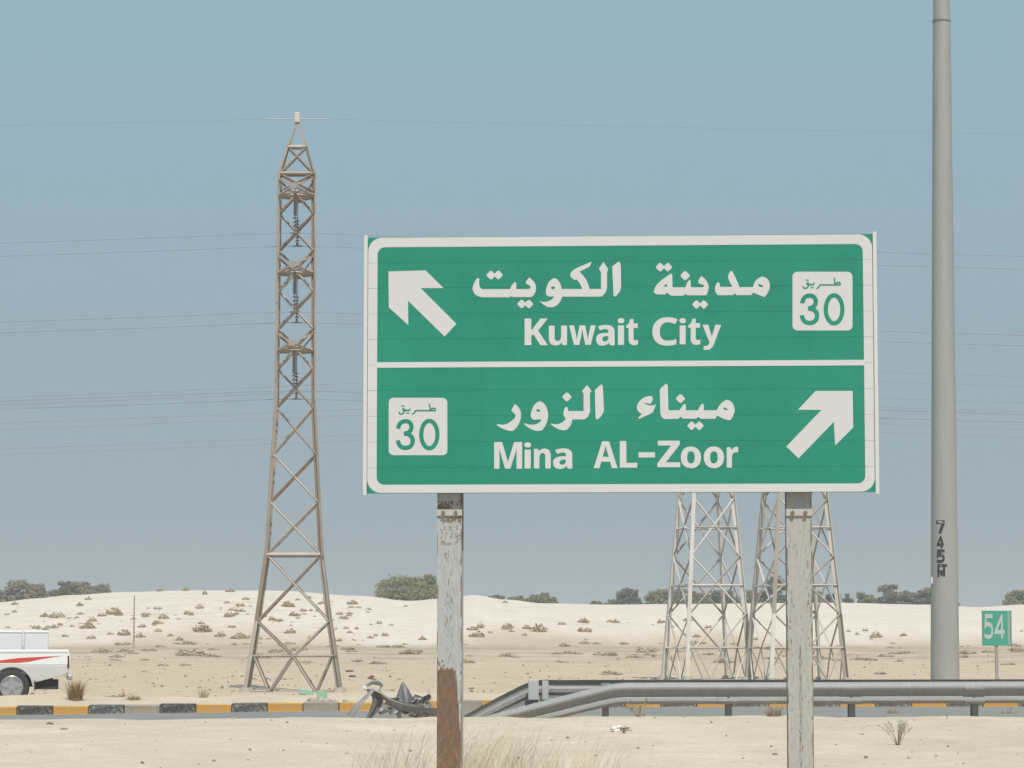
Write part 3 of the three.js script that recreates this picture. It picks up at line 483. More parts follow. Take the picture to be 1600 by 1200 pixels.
  const crumple = (px, py, d, w, h, tilt, seedAt, mat) => {
    const g = new THREE.PlaneGeometry(w, h, 14, 7), P = g.attributes.position;
    for (let i = 0; i < P.count; i++) { const x = P.getX(i), y = P.getY(i); P.setXYZ(i, x + 0.03 * noiseB(x * 9, y * 9 + seedAt), y + 0.05 * noiseB(x * 6 + seedAt, 3) * (0.4 + y / h), 0.09 * noiseB(x * 5 + seedAt, y * 7) + 0.04 * noiseB(x * 15, y * 14 + seedAt)); }
    const q = g.toNonIndexed(); q.computeVertexNormals(); const m = part('torn_plate', q, mat, wr); m.position.copy(W(px, py, d)); m.rotation.set(tilt, 0.25, 0.05); return m;
  };
  const ds = (r, g, b, o = {}) => new THREE.MeshStandardMaterial({ color: lin(r, g, b), roughness: 0.6, metalness: 0.2, side: THREE.DoubleSide, ...o });
  crumple(632, 1099, 0.35, 0.62, 0.16, -0.5, 3, ds(0.2, 0.19, 0.18)); crumple(656, 1098, 0.5, 0.34, 0.2, -0.3, 11, ds(0.24, 0.235, 0.23));
  crumple(668, 1113, 0.1, 0.75, 0.24, -0.7, 23, ds(0.2, 0.165, 0.14)); crumple(612, 1110, 0.25, 0.4, 0.16, -0.9, 31, ds(0.28, 0.28, 0.27));
  plate([[574, 1060], [581, 1055], [585, 1057], [580, 1061]], 0.35, 'scrap', std(0.2, 0.09, 0.06, 0.9), 0.04);
}

// ---------------------------------------------------------------- lighting mast and kilometre marker
{
  const D = 58.2, b = at(1476.5, 1062, D), x = b.x, gb = onGround(x, D), mast = thing('light_mast', 'thick grey tapered light mast with black stencilled numerals on its side', 'light pole', gb); mast.rotation.z = -0.0085;
  const sAt = (py) => FOCAL / (D * Math.cos(PITCH) + (at(1476, py, D).y - EYE) * Math.sin(PITCH));
  const yAt = (py) => at(1476, py, D).y - gb.y, rAt = (py, w) => w / 2 / sAt(py);
  const paint = new THREE.MeshStandardMaterial({ color: lin(0.345, 0.34, 0.305), roughness: 0.55, map: noiseTexture(256, [[4, 0.4], [16, 0.3], [100, 0.2]], (s) => { const v = 0.92 + 0.28 * s; return [v, v * (1 - 0.02 * s), v * (1 - 0.05 * s)]; }) });
  const yJ = yAt(35), r0 = rAt(1060, 45), rJ = rAt(40, 27.2), lean = 0;
  const H1 = yJ, bot = r0 + (r0 - rJ) * (yAt(1060) / (yJ - yAt(1060)));
  part('lower_shaft', new THREE.CylinderGeometry(rJ, bot, yJ, 40, 1).translate(0, yJ / 2, 0), paint, mast);
  part('joint_ring', new THREE.CylinderGeometry(rJ + 0.006, rJ + 0.006, 0.035, 40).translate(0, yJ + 0.0175, 0), std(0.16, 0.14, 0.13, 0.7), mast);
  part('upper_shaft', new THREE.CylinderGeometry(rJ * 0.7, rJ - 0.008, 6.5, 40).translate(0, yJ + 0.035 + 3.25, 0), paint, mast);
  part('weld_seam', new THREE.CylinderGeometry(0.006, 0.006, yJ - 0.1, 6).translate(0, yJ / 2, 0).applyMatrix4(new THREE.Matrix4().makeRotationX(-(bot - rJ) / yJ)).translate(0, 0, (bot + rJ) / 2).rotateY(0.55), paint, mast);
  part('access_door', rbox(0.2, 0.5, 0.02, 0.008, 0, 0.75, bot - 0.012).rotateY(2.6), paint, mast);
  part('base_plate', new THREE.CylinderGeometry(bot + 0.16, bot + 0.16, 0.05, 24).translate(0, 0.03, 0), paint, mast);
  part('foundation', new THREE.CylinderGeometry(bot + 0.3, bot + 0.3, 0.5, 24).translate(0, -0.25, 0), concrete, mast);
  const head = part('head_frame', new THREE.TorusGeometry(0.6, 0.05, 8, 28).rotateX(Math.PI / 2).translate(0, yJ + 6.45, 0), paint, mast);
  for (let i = 0; i < 4; i++) { const l = part('flood_lamp', merge([rbox(0.5, 0.22, 0.4, 0.05, 0.95, 0, 0), new THREE.CylinderGeometry(0.03, 0.03, 0.75, 6).rotateZ(Math.PI / 2).translate(0.5, 0, 0)]), paint, mast); l.position.y = yJ + 6.45; l.rotation.y = i * Math.PI / 2; }
  // stencilled figures wrapped round the shaft
  const ink = std(0.045, 0.043, 0.05, 0.8), rEl = (y) => lerp(bot, rJ, y / yJ);
  const glyphs = [['7', 814, 834, 1461.5, 1474], [null, 838, 857, 1462, 1473], ['5', 859, 880, 1461.5, 1474], [1, 882, 902, 1461, 1477]];
  for (const [ch, p0, p1, q0, q1] of glyphs) {
    const yT = yAt(p0), yB = yAt(p1), hh = yT - yB, K = 300, c = document.createElement('canvas'), r = rEl((yT + yB) / 2), S = sAt(p0);
    const a0 = Math.asin(clamp((q0 - 1476.2) / S / r, -0.94, 1)), a1 = Math.asin((q1 - 1476.2) / S / r), ww = (a1 - a0) * r;
    c.width = Math.ceil(ww * K) + 8; c.height = Math.ceil(hh * K) + 8; const g2 = c.getContext('2d'); g2.translate(4, 4); g2.scale(ww * K / 100, hh * K / 100); g2.fillStyle = g2.strokeStyle = '#000'; g2.lineWidth = 22;
    if (ch === '7') g2.fill(new Path2D('M0,0 L100,0 L100,24 L62,100 L28,100 L64,26 L0,26 Z'));
    else if (ch === '5') { g2.stroke(new Path2D('M95,11 L20,11 L18,48 C40,36 88,40 86,68 C84,95 30,92 8,84')); g2.lineWidth = 14; g2.stroke(new Path2D('M10,40 L60,30')); }
    else if (ch === null) g2.fill(new Path2D('M52,0 L66,4 L92,62 L92,84 L80,84 L78,100 L56,100 L56,84 L6,84 L2,66 Z M46,40 L32,62 L56,62 L56,42 Z'));
    else { g2.lineWidth = 20; g2.stroke(new Path2D('M24,100 L24,10 L100,10 M74,10 L74,95 M24,58 L76,58 M52,58 L52,90')); }
    const geo = new THREE.ShapeGeometry(loopsToShapes(traceMask(c).map((l) => { const o = []; l.forEach((p, i) => { const n = l[(i + 1) % l.length], m = Math.max(1, Math.ceil(Math.hypot(n[0] - p[0], n[1] - p[1]) / 4)); for (let k = 0; k < m; k++) o.push([lerp(p[0], n[0], k / m), lerp(p[1], n[1], k / m)]); }); return o; }), ([u, v]) => [(u - 3.5) / K, -(v - 3.5) / K]));
    const P = geo.attributes.position;
    for (let i = 0; i < P.count; i++) { const y = yT + P.getY(i), an = a0 + P.getX(i) / r, rr = rEl(y) + 0.005; P.setXYZ(i, Math.sin(an) * rr, y, Math.cos(an) * rr); }
    geo.computeVertexNormals(); part('numeral', geo, ink, mast);
  }
  const pc = at(1459, 907, D).y - gb.y; part('peeling_flake', box(0.05, 0.13, 0.02, -rEl(pc) * 0.93, pc, rEl(pc) * 0.4).rotateY(-0.05), std(0.6, 0.57, 0.55, 0.7), mast);

  const km = at(1557, 981, 58.5), D2 = 58.5, kg = onGround(km.x, D2), mk = thing('kilometre_marker', 'small green square marker numbered 54 on a thin post', 'road marker', kg), s = FOCAL / D2, w = 45.5 / s, h = 54.5 / s, cy = at(1557, 981.5, D2).y - kg.y;
  part('panel', rbox(w, h, 0.012, 0.003, 0, cy, 0), std(0.06, 0.30, 0.215, 0.5), mk);
  part('folded_edge', box(0.012, h, 0.09, w / 2 + 0.006, cy, -0.04).rotateY(0), std(0.3, 0.22, 0.18, 0.7), mk);
  part('white_strip', box(0.045, h - 0.02, 0.003, w / 2 - 0.05, cy, 0.0078), std(0.24, 0.34, 0.3, 0.6), mk);
  part('post', merge([box(0.06, cy + h / 2 + 0.3, 0.05, 0.0, (cy + h / 2) / 2 - 0.15, -0.034)]), std(0.3, 0.27, 0.24, 0.7), mk);
  for (const [ch, a, b2] of [['5', 305, 420], ['4', 438, 562]]) {
    const K = 500, ww = (b2 - a) / 8 / s, hh = 305 / 8 / s, c = document.createElement('canvas'); c.width = Math.ceil(ww * K) + 6; c.height = Math.ceil(hh * K) + 6; const g2 = c.getContext('2d'); g2.translate(3, 3); g2.scale(ww * K / 100, hh * K / 100); g2.lineWidth = 17; g2.lineJoin = 'miter'; g2.strokeStyle = '#000';
    g2.stroke(new Path2D(ch === '5' ? 'M95,7 L22,7 L16,46 C40,34 90,38 90,68 C90,96 40,98 6,84' : 'M74,100 L74,6 L8,72 L100,72'));
    const geo = new THREE.ExtrudeGeometry(loopsToShapes(traceMask(c), ([u, v]) => [(u - 2.5) / K, -(v - 2.5) / K]), { depth: 0.004, bevelEnabled: false });
    part('numeral', geo, std(0.42, 0.47, 0.42, 0.6), mk).position.set((a / 8 + 1500 - 1557.8) / s, cy + (981.5 - (930 + 240 / 8)) / s, 0.0045);
  }
}

// ---------------------------------------------------------------- pickup truck
{
  const D = 61.3, gp = at(18, 1100, D); gp.y = 0.05;
  const T = thing('pickup_truck', 'white pickup truck with a red side flash driving along the far road', 'pickup truck', gp); T.rotation.y = 0.165;
  const white = new THREE.MeshPhysicalMaterial({ color: lin(0.72, 0.73, 0.72), roughness: 0.35, clearcoat: 0.5, clearcoatRoughness: 0.2 }), black = std(0.03, 0.03, 0.03, 0.7), glass = new THREE.MeshPhysicalMaterial({ color: lin(0.05, 0.06, 0.065), roughness: 0.1 }), chrome = std(0.55, 0.55, 0.56, 0.25, { metalness: 0.8 }), red = std(0.55, 0.06, 0.045, 0.4), HW = 0.84;
  const ext = (pts, depth, z, holes, bevel = 0.012) => { const s = new THREE.Shape(pts.map((p) => new THREE.Vector2(...p))); if (holes) s.holes.push(...holes); return new THREE.ExtrudeGeometry(s, { depth, bevelEnabled: true, bevelSize: bevel, bevelThickness: bevel, bevelSegments: 2 }).translate(0, 0, z); };
  const arch = (cx, r, cy) => { const p = []; for (let i = 0; i <= 16; i++) { const a = Math.PI * (i / 16); p.push([cx + r * Math.cos(a), cy + r * 0.96 * Math.sin(a)]); } return p; };
  for (const s of [-1, 1]) {
    const b = part('bed_side', ext([[-1.02, 1.1], [1.17, 1.1], [1.185, 1.0], [1.18, 0.845], [-1.02, 0.845]], 0.05, s > 0 ? HW - 0.05 : -HW), white, T);
    const lo = part('quarter_panel', ext([[-1.02, 0.822], [1.18, 0.822], [1.165, 0.68], [1.08, 0.63], [0.46, 0.47], ...arch(0, 0.43, 0.38), [-0.5, 0.45], [-1.02, 0.45]], 0.04, s > 0 ? HW - 0.04 : -HW), white, T); { const P = lo.geometry.attributes.position; for (let i = 0; i < P.count; i++) P.setZ(i, P.getZ(i) - s * Math.max(0, 0.834 - P.getY(i)) * 0.3); lo.geometry.computeVertexNormals(); }
    part('bed_rail', rbox(2.18, 0.035, 0.075, 0.012, 0.08, 1.128, s * (HW - 0.025)), white, b);
    part('rub_groove', box(2.16, 0.018, 0.004, 0.08, 1.088, s * (HW + 0.0125)), std(0.25, 0.25, 0.24, 0.6), b);
    part('flash_stripe', new THREE.ExtrudeGeometry(new THREE.Shape([[-1.0, 0.9], [-0.42, 0.9], [0.12, 0.975], [1.02, 1.02], [0.62, 0.955], [0.36, 0.9], [0.12, 0.875], [-1.0, 0.865]].map((p) => new THREE.Vector2(...p))), { depth: 0.004, bevelEnabled: false }).translate(0, 0, s > 0 ? HW + 0.0115 : -HW - 0.0155), red, b);
    part('tail_lamp', rbox(0.05, 0.26, 0.05, 0.012, 1.165, 0.9, s * (HW - 0.012)), std(0.09, 0.02, 0.018, 0.3), T);
    part('wheel_housing', new THREE.CylinderGeometry(0.47, 0.47, 0.34, 24, 1, true, Math.PI / 2, Math.PI).rotateX(-Math.PI / 2).translate(0, 0.40, s * (HW - 0.23)), new THREE.MeshStandardMaterial({ color: lin(0.03, 0.03, 0.03), roughness: 0.9, side: THREE.DoubleSide }), T);
    part('wheel_housing_back', box(0.9, 0.5, 0.02, 0, 0.62, s * (HW - 0.41)), black, T);
  }
  part('tailgate', rbox(0.05, 0.48, 1.56, 0.012, 1.15, 0.86, 0), white, T);
  part('bed_floor', box(2.1, 0.06, 1.54, 0.08, 0.66, 0), std(0.3, 0.3, 0.29, 0.6), T);
  part('chassis', merge([box(4.6, 0.14, 0.9, -1.45, 0.5, 0), box(0.5, 0.2, 1.3, 0.72, 0.42, 0)]), black, T);
  part('rear_bumper', rbox(0.1, 0.12, 1.6, 0.03, 1.2, 0.57, 0), std(0.4, 0.4, 0.4, 0.4, { metalness: 0.5 }), T);
  part('mud_flap', rbox(0.02, 0.22, 0.26, 0.005, 0.48, 0.4, HW - 0.14), black, T);
  // cab and bonnet
  part('lower_body', ext([[-1.07, 1.12], [-1.07, 0.42], [-2.5, 0.42], ...arch(-2.98, 0.43, 0.40).map((p) => [p[0], p[1]]), [-3.75, 0.42], [-3.82, 0.6], [-3.8, 0.95], [-3.6, 1.05], [-2.72, 1.14]], HW * 2 - 0.03, -HW + 0.015), white, T);
  part('cabin', ext([[-1.09, 1.145], [-1.17, 1.62], [-1.28, 1.7], [-1.95, 1.71], [-2.12, 1.66], [-2.72, 1.145]], HW * 2 - 0.22, -HW + 0.11, null, 0.03), white, T);
  part('windscreen', ext([[-2.18, 1.60], [-2.165, 1.61], [-2.70, 1.19], [-2.715, 1.18]], HW * 2 - 0.34, -HW + 0.17, null, 0.02), glass, T);
  for (const s of [-1, 1]) {
    part('side_window', ext([[-1.22, 1.2], [-1.26, 1.58], [-1.95, 1.6], [-2.5, 1.2]], 0.01, s > 0 ? HW - 0.085 : -HW + 0.075, null, 0.003), glass, T);
    const d = part('door', ext([[-1.2, 0.5], [-1.2, 1.1], [-2.46, 1.1], [-2.46, 0.62], [-2.38, 0.5]], 0.008, s > 0 ? HW : -HW - 0.008, null, 0.004), white, T); part('handle', rbox(0.14, 0.03, 0.03, 0.01, -1.35, 0.98, s * (HW + 0.022)), black, d);
    part('headlight', rbox(0.1, 0.16, 0.34, 0.03, -3.79, 0.88, s * (HW - 0.24)), std(0.7, 0.7, 0.7, 0.15), T);
    part('mirror', rbox(0.09, 0.17, 0.16, 0.03, -2.42, 1.25, s * (HW + 0.08)), black, T);
  }
  part('front_bumper', rbox(0.16, 0.2, 1.66, 0.05, -3.85, 0.52, 0), std(0.4, 0.4, 0.4, 0.4, { metalness: 0.5 }), T);
  for (const [x, s] of [[0, 1], [0, -1], [-2.98, 1], [-2.98, -1]]) {
    const w = new THREE.Group(); w.name = 'wheel'; w.position.set(x, 0.37, s * (HW - 0.14)); T.add(w);
    part('tyre', new THREE.LatheGeometry([[0.21, -0.11], [0.33, -0.12], [0.366, -0.09], [0.372, 0], [0.366, 0.09], [0.33, 0.12], [0.21, 0.11]].map((p) => new THREE.Vector2(...p)), 36).rotateX(Math.PI / 2), std(0.035, 0.034, 0.033, 0.85), w);
    part('rim', merge([new THREE.CylinderGeometry(0.235, 0.235, 0.13, 30).rotateX(Math.PI / 2), new THREE.TorusGeometry(0.225, 0.018, 8, 30).translate(0, 0, s * 0.1), new THREE.CylinderGeometry(0.07, 0.08, 0.06, 16).rotateX(Math.PI / 2).translate(0, 0, s * 0.09), ...[0, 1, 2, 3, 4].map((i) => box(0.075, 0.16, 0.03, 0, 0.135, s * 0.085).rotateZ(i * 1.2566))]), chrome, w);
  }
  // loads standing in the bed
  for (const [x, w, label] of [[18, 38, 'white box standing in the truck bed next to the cab'], [59, 37, 'white box standing in the truck bed next to the tailgate']]) {
    const s = FOCAL / 61.6, ww = w / s, top = at(x, 985.5, 61.6).y, y0 = 0.05 + 0.695, lp = V((x - 18) / s - 0.06, 0, -0.42).applyAxisAngle(V(0, 1, 0), 0.165).add(gp), o = thing('load_box', label, 'box', V(lp.x, y0, lp.z)), hh = top - y0; o.rotation.y = 0.165;
    part('body', rbox(ww, hh - 0.05, 0.55, 0.03, 0, (hh - 0.05) / 2 + 0.003, 0), std(0.66, 0.67, 0.665, 0.5), o); part('lid', rbox(ww + 0.02, 0.05, 0.57, 0.015, 0, hh - 0.024, 0), std(0.72, 0.73, 0.72, 0.45), o);
  }
}

// ---------------------------------------------------------------- plants
const leafMat = (r, g, b) => new THREE.MeshPhysicalMaterial({ color: lin(r, g, b), roughness: 1, side: THREE.DoubleSide, transmission: 0.3, thickness: 0 });
function leafCloud(n, place, size, tri = 1.0) {                          // n small leaf blades, place() -> {p, n}
  const pos = [];
  for (let i = 0; i < n; i++) {
    const p = place(i); if (!p) continue; const s = size * R(0.6, 1.4), a = V(R(-1, 1), R(-0.6, 1), R(-1, 1)).normalize(), b = V(R(-1, 1), R(-1, 1), R(-1, 1)).cross(a).normalize();
    const q0 = p.clone().addScaledVector(a, s), q1 = p.clone().addScaledVector(b, s * 0.42 * tri), q2 = p.clone().addScaledVector(a, -s), q3 = p.clone().addScaledVector(b, -s * 0.42 * tri);
    for (const v of [q0, q1, q2, q0, q2, q3]) pos.push(v.x, v.y, v.z);
  }
  const g = new THREE.BufferGeometry(); g.setAttribute('position', new THREE.Float32BufferAttribute(pos, 3)); g.computeVertexNormals(); return g;
}
const twig = (a, b, r0, r1) => { const d = b.clone().sub(a), g = new THREE.CylinderGeometry(r1, r0, d.length(), 5).translate(0, d.length() / 2, 0); g.applyQuaternion(new THREE.Quaternion().setFromUnitVectors(V(0, 1, 0), d.normalize())); return g.translate(a.x, a.y, a.z); };
function crownTree(name, label, pos, w, h, mat, group, clumps, leaf, perClump) {
  const t = thing(name, label, w > 5 ? 'tree' : 'bush', pos, group), cl = [], limbs = [];
  for (let i = 0; i < clumps; i++) {
    const a = R(0, 6.283), rr = Math.sqrt(rnd()) * 0.46, x = Math.cos(a) * rr * w, z = Math.sin(a) * rr * w * 0.8, lim = Math.sqrt(Math.max(0, 1 - (2 * rr) ** 2 * 0.85));
    const y = h * (0.16 + R(0.05, 0.80) * lim), r = Math.min(w, h * 2) * R(0.09, 0.2);
    cl.push([V(x, y, z), r]); limbs.push(twig(V(x * 0.12, h * 0.1, z * 0.12), V(x, y, z), 0.05 * Math.sqrt(h), 0.015));
  }
  part('crown', leafCloud(clumps * perClump, (i) => { const [c, r] = cl[i % clumps], d = V(R(-1, 1), R(-1, 1), R(-1, 1)); if (d.length() > 1) d.normalize(); return c.clone().add(d.multiplyScalar(r * R(0.55, 1.15)).multiply(V(1.25, 0.8, 1.1))); }, leaf), mat, t);
  part('trunk', merge([twig(V(0, -0.6, 0), V(0.05 * w, h * 0.2, 0), 0.07 * Math.sqrt(h), 0.05 * Math.sqrt(h)), ...limbs]), std(0.16, 0.125, 0.09, 0.95), t);
  return t;
}
const olive = leafMat(0.24, 0.225, 0.095), greyGreen = leafMat(0.22, 0.205, 0.13), brownBush = leafMat(0.30, 0.245, 0.16), darkGreen = leafMat(0.165, 0.165, 0.095);
const back = (px, D) => { const x = at(px, 940, D).x; return onGround(x, D, -0.15); };
const tall = (px, pyTop, pos) => Math.max(0.8, at(px, pyTop, -pos.z).y - pos.y);
{
  const mk = (px, top, wpx, D, mat, name, label, group, cl = 26, leaf = 0.2) => { const p = back(px, D), w = wpx * D / FOCAL, h = tall(px, top, p); crownTree(name, label, p, w, h, mat, group, cl, leaf * 0.85, 190); };
  mk(650, 899, 122, 391, olive, 'spreading_tree', 'broad olive-green tree on the dune crest behind the rusty sign post', null, 64, 0.24);
  const gl = 'bushes on the crest above the truck';
  for (const [px, top, w, m] of [[-60, 906, 50, brownBush], [-8, 913, 36, greyGreen], [28, 906, 44, brownBush], [58, 909, 40, brownBush], [98, 906, 36, greyGreen], [126, 910, 34, brownBush], [152, 913, 40, brownBush], [8, 929, 60, brownBush]]) mk(px, top, w, 397, m, 'desert_bush', 'greyish brown desert bush on the dune crest above the truck', gl, 22, 0.2);
  const gm = 'low green bushes on the crest between the posts';
  for (const [px, top, w] of [[812, 932, 44], [850, 929, 40], [776, 935, 26], [935, 940, 36]]) mk(px, top, w, 394, olive, 'low_bush', 'low green bush on the dune crest between the two sign posts', gm, 18, 0.2);
  const gr = 'trees along the horizon behind the pale pylons';
  for (const [px, top, w, m] of [[980, 922, 46, darkGreen], [1032, 922, 52, olive], [1082, 916, 60, greyGreen], [1130, 918, 50, darkGreen], [1172, 922, 40, greyGreen], [1216, 899, 50, darkGreen], [1262, 916, 56, greyGreen], [1300, 925, 30, darkGreen]]) mk(px, top, w, 410, m, 'horizon_tree', 'dark dusty tree on the horizon behind the pale lattice pylons', gr, 26, 0.26);
  const gq = 'trees on the horizon beside the light mast';
  for (const [px, top, w, m] of [[1325, 928, 16, darkGreen], [1356, 924, 34, olive], [1390, 910, 36, greyGreen], [1416, 918, 40, greyGreen], [1444, 919, 42, darkGreen], [1478, 925, 40, greyGreen], [1594, 922, 50, olive], [1640, 918, 60, olive], [1690, 924, 50, greyGreen]]) mk(px, top, w, 406, m, 'horizon_tree', 'dusty green tree on the horizon beside the light mast', gq, 22, 0.24);
}
// shrubs scattered over the dune face
const shrubMats = [leafMat(0.40, 0.295, 0.165), leafMat(0.41, 0.33, 0.185), leafMat(0.45, 0.36, 0.23)];
const shrubGeo = [0, 1, 2, 3, 4, 5].map((k) => leafCloud(150, () => { const a = R(0, 6.283), r = Math.sqrt(rnd()); return V(Math.cos(a) * r * 0.5, (0.02 + 0.5 * rnd() * (1 - 0.75 * r * r)) * (0.7 + 0.3 * Math.sin(a * 2 + k)), Math.sin(a) * r * 0.5); }, 0.11));
{
  const list = [[23, 945, 10], [5, 941, 8], [23, 957, 8], [11, 961, 8], [89, 965, 20], [70, 964, 14], [120, 966, 8], [178, 960, 20, 1.5], [159, 963, 14], [228, 961, 12], [209, 968, 8], [222, 980, 12], [247, 987, 12], [255, 967, 18], [247, 975, 14], [279, 968, 7], [294, 960, 14], [312, 951, 14], [355, 943, 10], [384, 937, 12], [370, 955, 8], [359, 964, 18], [362, 981, 12], [314, 975, 10], [316, 987, 28, 1], [344, 995, 16, 1.2], [375, 998, 22, 1], [281, 1001, 14], [266, 994, 10], [219, 996, 16], [194, 993, 22], [172, 992, 10], [137, 982, 24], [142, 998, 14], [102, 995, 10], [94, 976, 8], [48, 979, 6], [12, 981, 8], [138, 937, 12], [125, 947, 14], [320, 929, 8, 2.2], [250, 924, 10], [290, 923, 14], [360, 925, 14], [453, 990, 18], [486, 998, 12], [450, 948, 20], [465, 938, 8], [484, 934, 8], [436, 972, 6], [561, 950, 8], [574, 957, 6], [587, 994, 10], [602, 994, 10, 1.6], [634, 948, 8], [660, 1000, 14], [745, 995, 20], [766, 989, 8], [793, 982, 18, 1], [823, 983, 14], [842, 987, 22, 1.2], [819, 993, 8, 1.4], [878, 976, 10], [914, 987, 18, 1], [962, 973, 14], [953, 972, 10], [1034, 974, 14], [915, 1000, 6], [789, 942, 10], [1369, 996, 20], [1412, 994, 12], [1352, 986, 10], [1326, 987, 8], [1339, 992, 8], [1088, 996, 12], [1107, 981, 10], [1075, 970, 14], [1596, 987, 6], [1534, 946, 10, 1.3]];
  const clumpAt = Array.from({ length: 26 }, (_, i) => { const left = i < 16, x = left ? R(-120, 560) : R(560, 1720); return [x, left ? R(940, 1002) : R(978, 1002), R(12, 60)]; });
  for (let i = 0; i < 170; i++) { const c = clumpAt[i % clumpAt.length], x = c[0] + R(-1, 1) * c[2], left = x < 560; if (!left && rnd() < 0.5) continue; list.push([x, clamp(c[1] + R(-1, 1) * 9, 932, 1006), 3 + 13 * rnd() ** 2.2, R(0.6, 1.3)]); }
  for (const [px, py, w, tallness = 1.0] of list) {
    const p = hit(px, py, 200), s = w * -p.z / FOCAL * 1.05, m = part('dune_shrub', shrubGeo[Math.floor(rnd() * 6)], shrubMats[Math.floor(rnd() * 3)], scene);
    m.position.copy(p); m.position.y -= 0.02; m.scale.set(s, s * tallness * R(0.8, 1.1), s * R(0.8, 1.4)); m.rotation.y = R(0, 6.28);
    tag(m, 'small dry shrub dotting the pale sand of the dune', 'shrub', 'shrubs on the dune');
  }
  const flat = [[948, 1024, 34], [893, 1022, 30], [870, 1022, 20], [792, 1026, 24], [640, 1022, 30], [160, 1019, 26], [183, 1027, 24], [300, 1024, 46], [330, 1026, 28], [955, 1054, 32], [1376, 1053, 20], [1280, 1030, 34], [1383, 1026, 24], [1360, 1032, 20], [1405, 1034, 16], [1510, 1022, 30], [1590, 1016, 26], [730, 1036, 24], [208, 1022, 16], [405, 1028, 30], [432, 1019, 22], [1130, 1035, 30], [1010, 1020, 30], [255, 1040, 16], [290, 1040, 16], [520, 1010, 18], [225, 1050, 12], [480, 1036, 22], [600, 1012, 20]];
  for (let i = 0; i < 95; i++) flat.push([R(-100, 1700), 1006 + 34 * rnd() ** 1.8, R(7, 26)]);
  for (const [px, py, w] of flat) {
    const p = hit(px, py, 100), s = w * -p.z / FOCAL * 1.1, m = part('plain_scrub', shrubGeo[Math.floor(rnd() * 6)], shrubMats[1 + Math.floor(rnd() * 2)], scene);
    m.position.copy(p); m.position.y -= 0.03; m.scale.set(s, s * 0.55 * R(0.7, 1.1), s * R(1, 1.8)); m.rotation.y = R(-0.5, 0.5);
    tag(m, 'low olive scrub clump on the flat ground before the dune', 'shrub', 'scrub on the plain');
  }
  // pebbles and litter of twigs on the plain and the near sand, far too many to count
  const peb = new THREE.IcosahedronGeometry(1, 0), im = new THREE.InstancedMesh(peb, std(0.4, 0.33, 0.25, 0.95), 2600), M = new THREE.Matrix4(), Q = new THREE.Quaternion();
  for (let i = 0; i < 2600; i++) { const nearOne = i < 650, D = nearOne ? 25 + 20 * rnd() : 75 + 190 * rnd() ** 1.2, x = R(-1, 1) * (nearOne ? 9 : D * 0.24), r = nearOne ? 0.005 + 0.02 * rnd() ** 4 : 0.03 + 0.1 * rnd() ** 2; Q.setFromEuler(new THREE.Euler(R(0, 6), R(0, 6), R(0, 6))); M.compose(onGround(x, D, r * 0.2), Q, V(r * R(0.8, 1.6), r * 0.7, r * R(0.8, 1.5))); im.setMatrixAt(i, M); { const k = R(0.75, 1.2); im.setColorAt(i, lin(...(rnd() < 0.4 ? [0.62, 0.57, 0.52] : [1.1, 1.05, 1.02]).map((c) => c * k))); } }
  im.name = 'pebbles'; im.castShadow = im.receiveShadow = true; scene.add(im); tag(im, 'small pebbles strewn over the sand and the plain', 'pebbles', null, 'stuff');
}
// grass: curved blades rooted in the sand
function bladeGeo(list) {
  const pos = [], idx = [];
  for (const { p, h, lean, a, w } of list) {
    const d = V(Math.cos(a), 0, Math.sin(a)), side = V(-d.z, 0, d.x).applyAxisAngle(V(0, 1, 0), R(-1, 1)), b0 = pos.length / 3, S = 4;
    for (let i = 0; i <= S; i++) { const t = i / S, c = p.clone().add(V(0, h * (t - 0.25 * lean * t * t), 0)).addScaledVector(d, h * lean * t * t), ww = w * (1 - 0.85 * t); for (const s of [-1, 1]) { const q = c.clone().addScaledVector(side, s * ww); pos.push(q.x, q.y, q.z); } if (i) { const k = b0 + (i - 1) * 2; idx.push(k, k + 1, k + 2, k + 1, k + 3, k + 2); } }
  }
  const g = new THREE.BufferGeometry(); g.setAttribute('position', new THREE.Float32BufferAttribute(pos, 3)); g.setIndex(idx); g.computeVertexNormals(); return g;
}
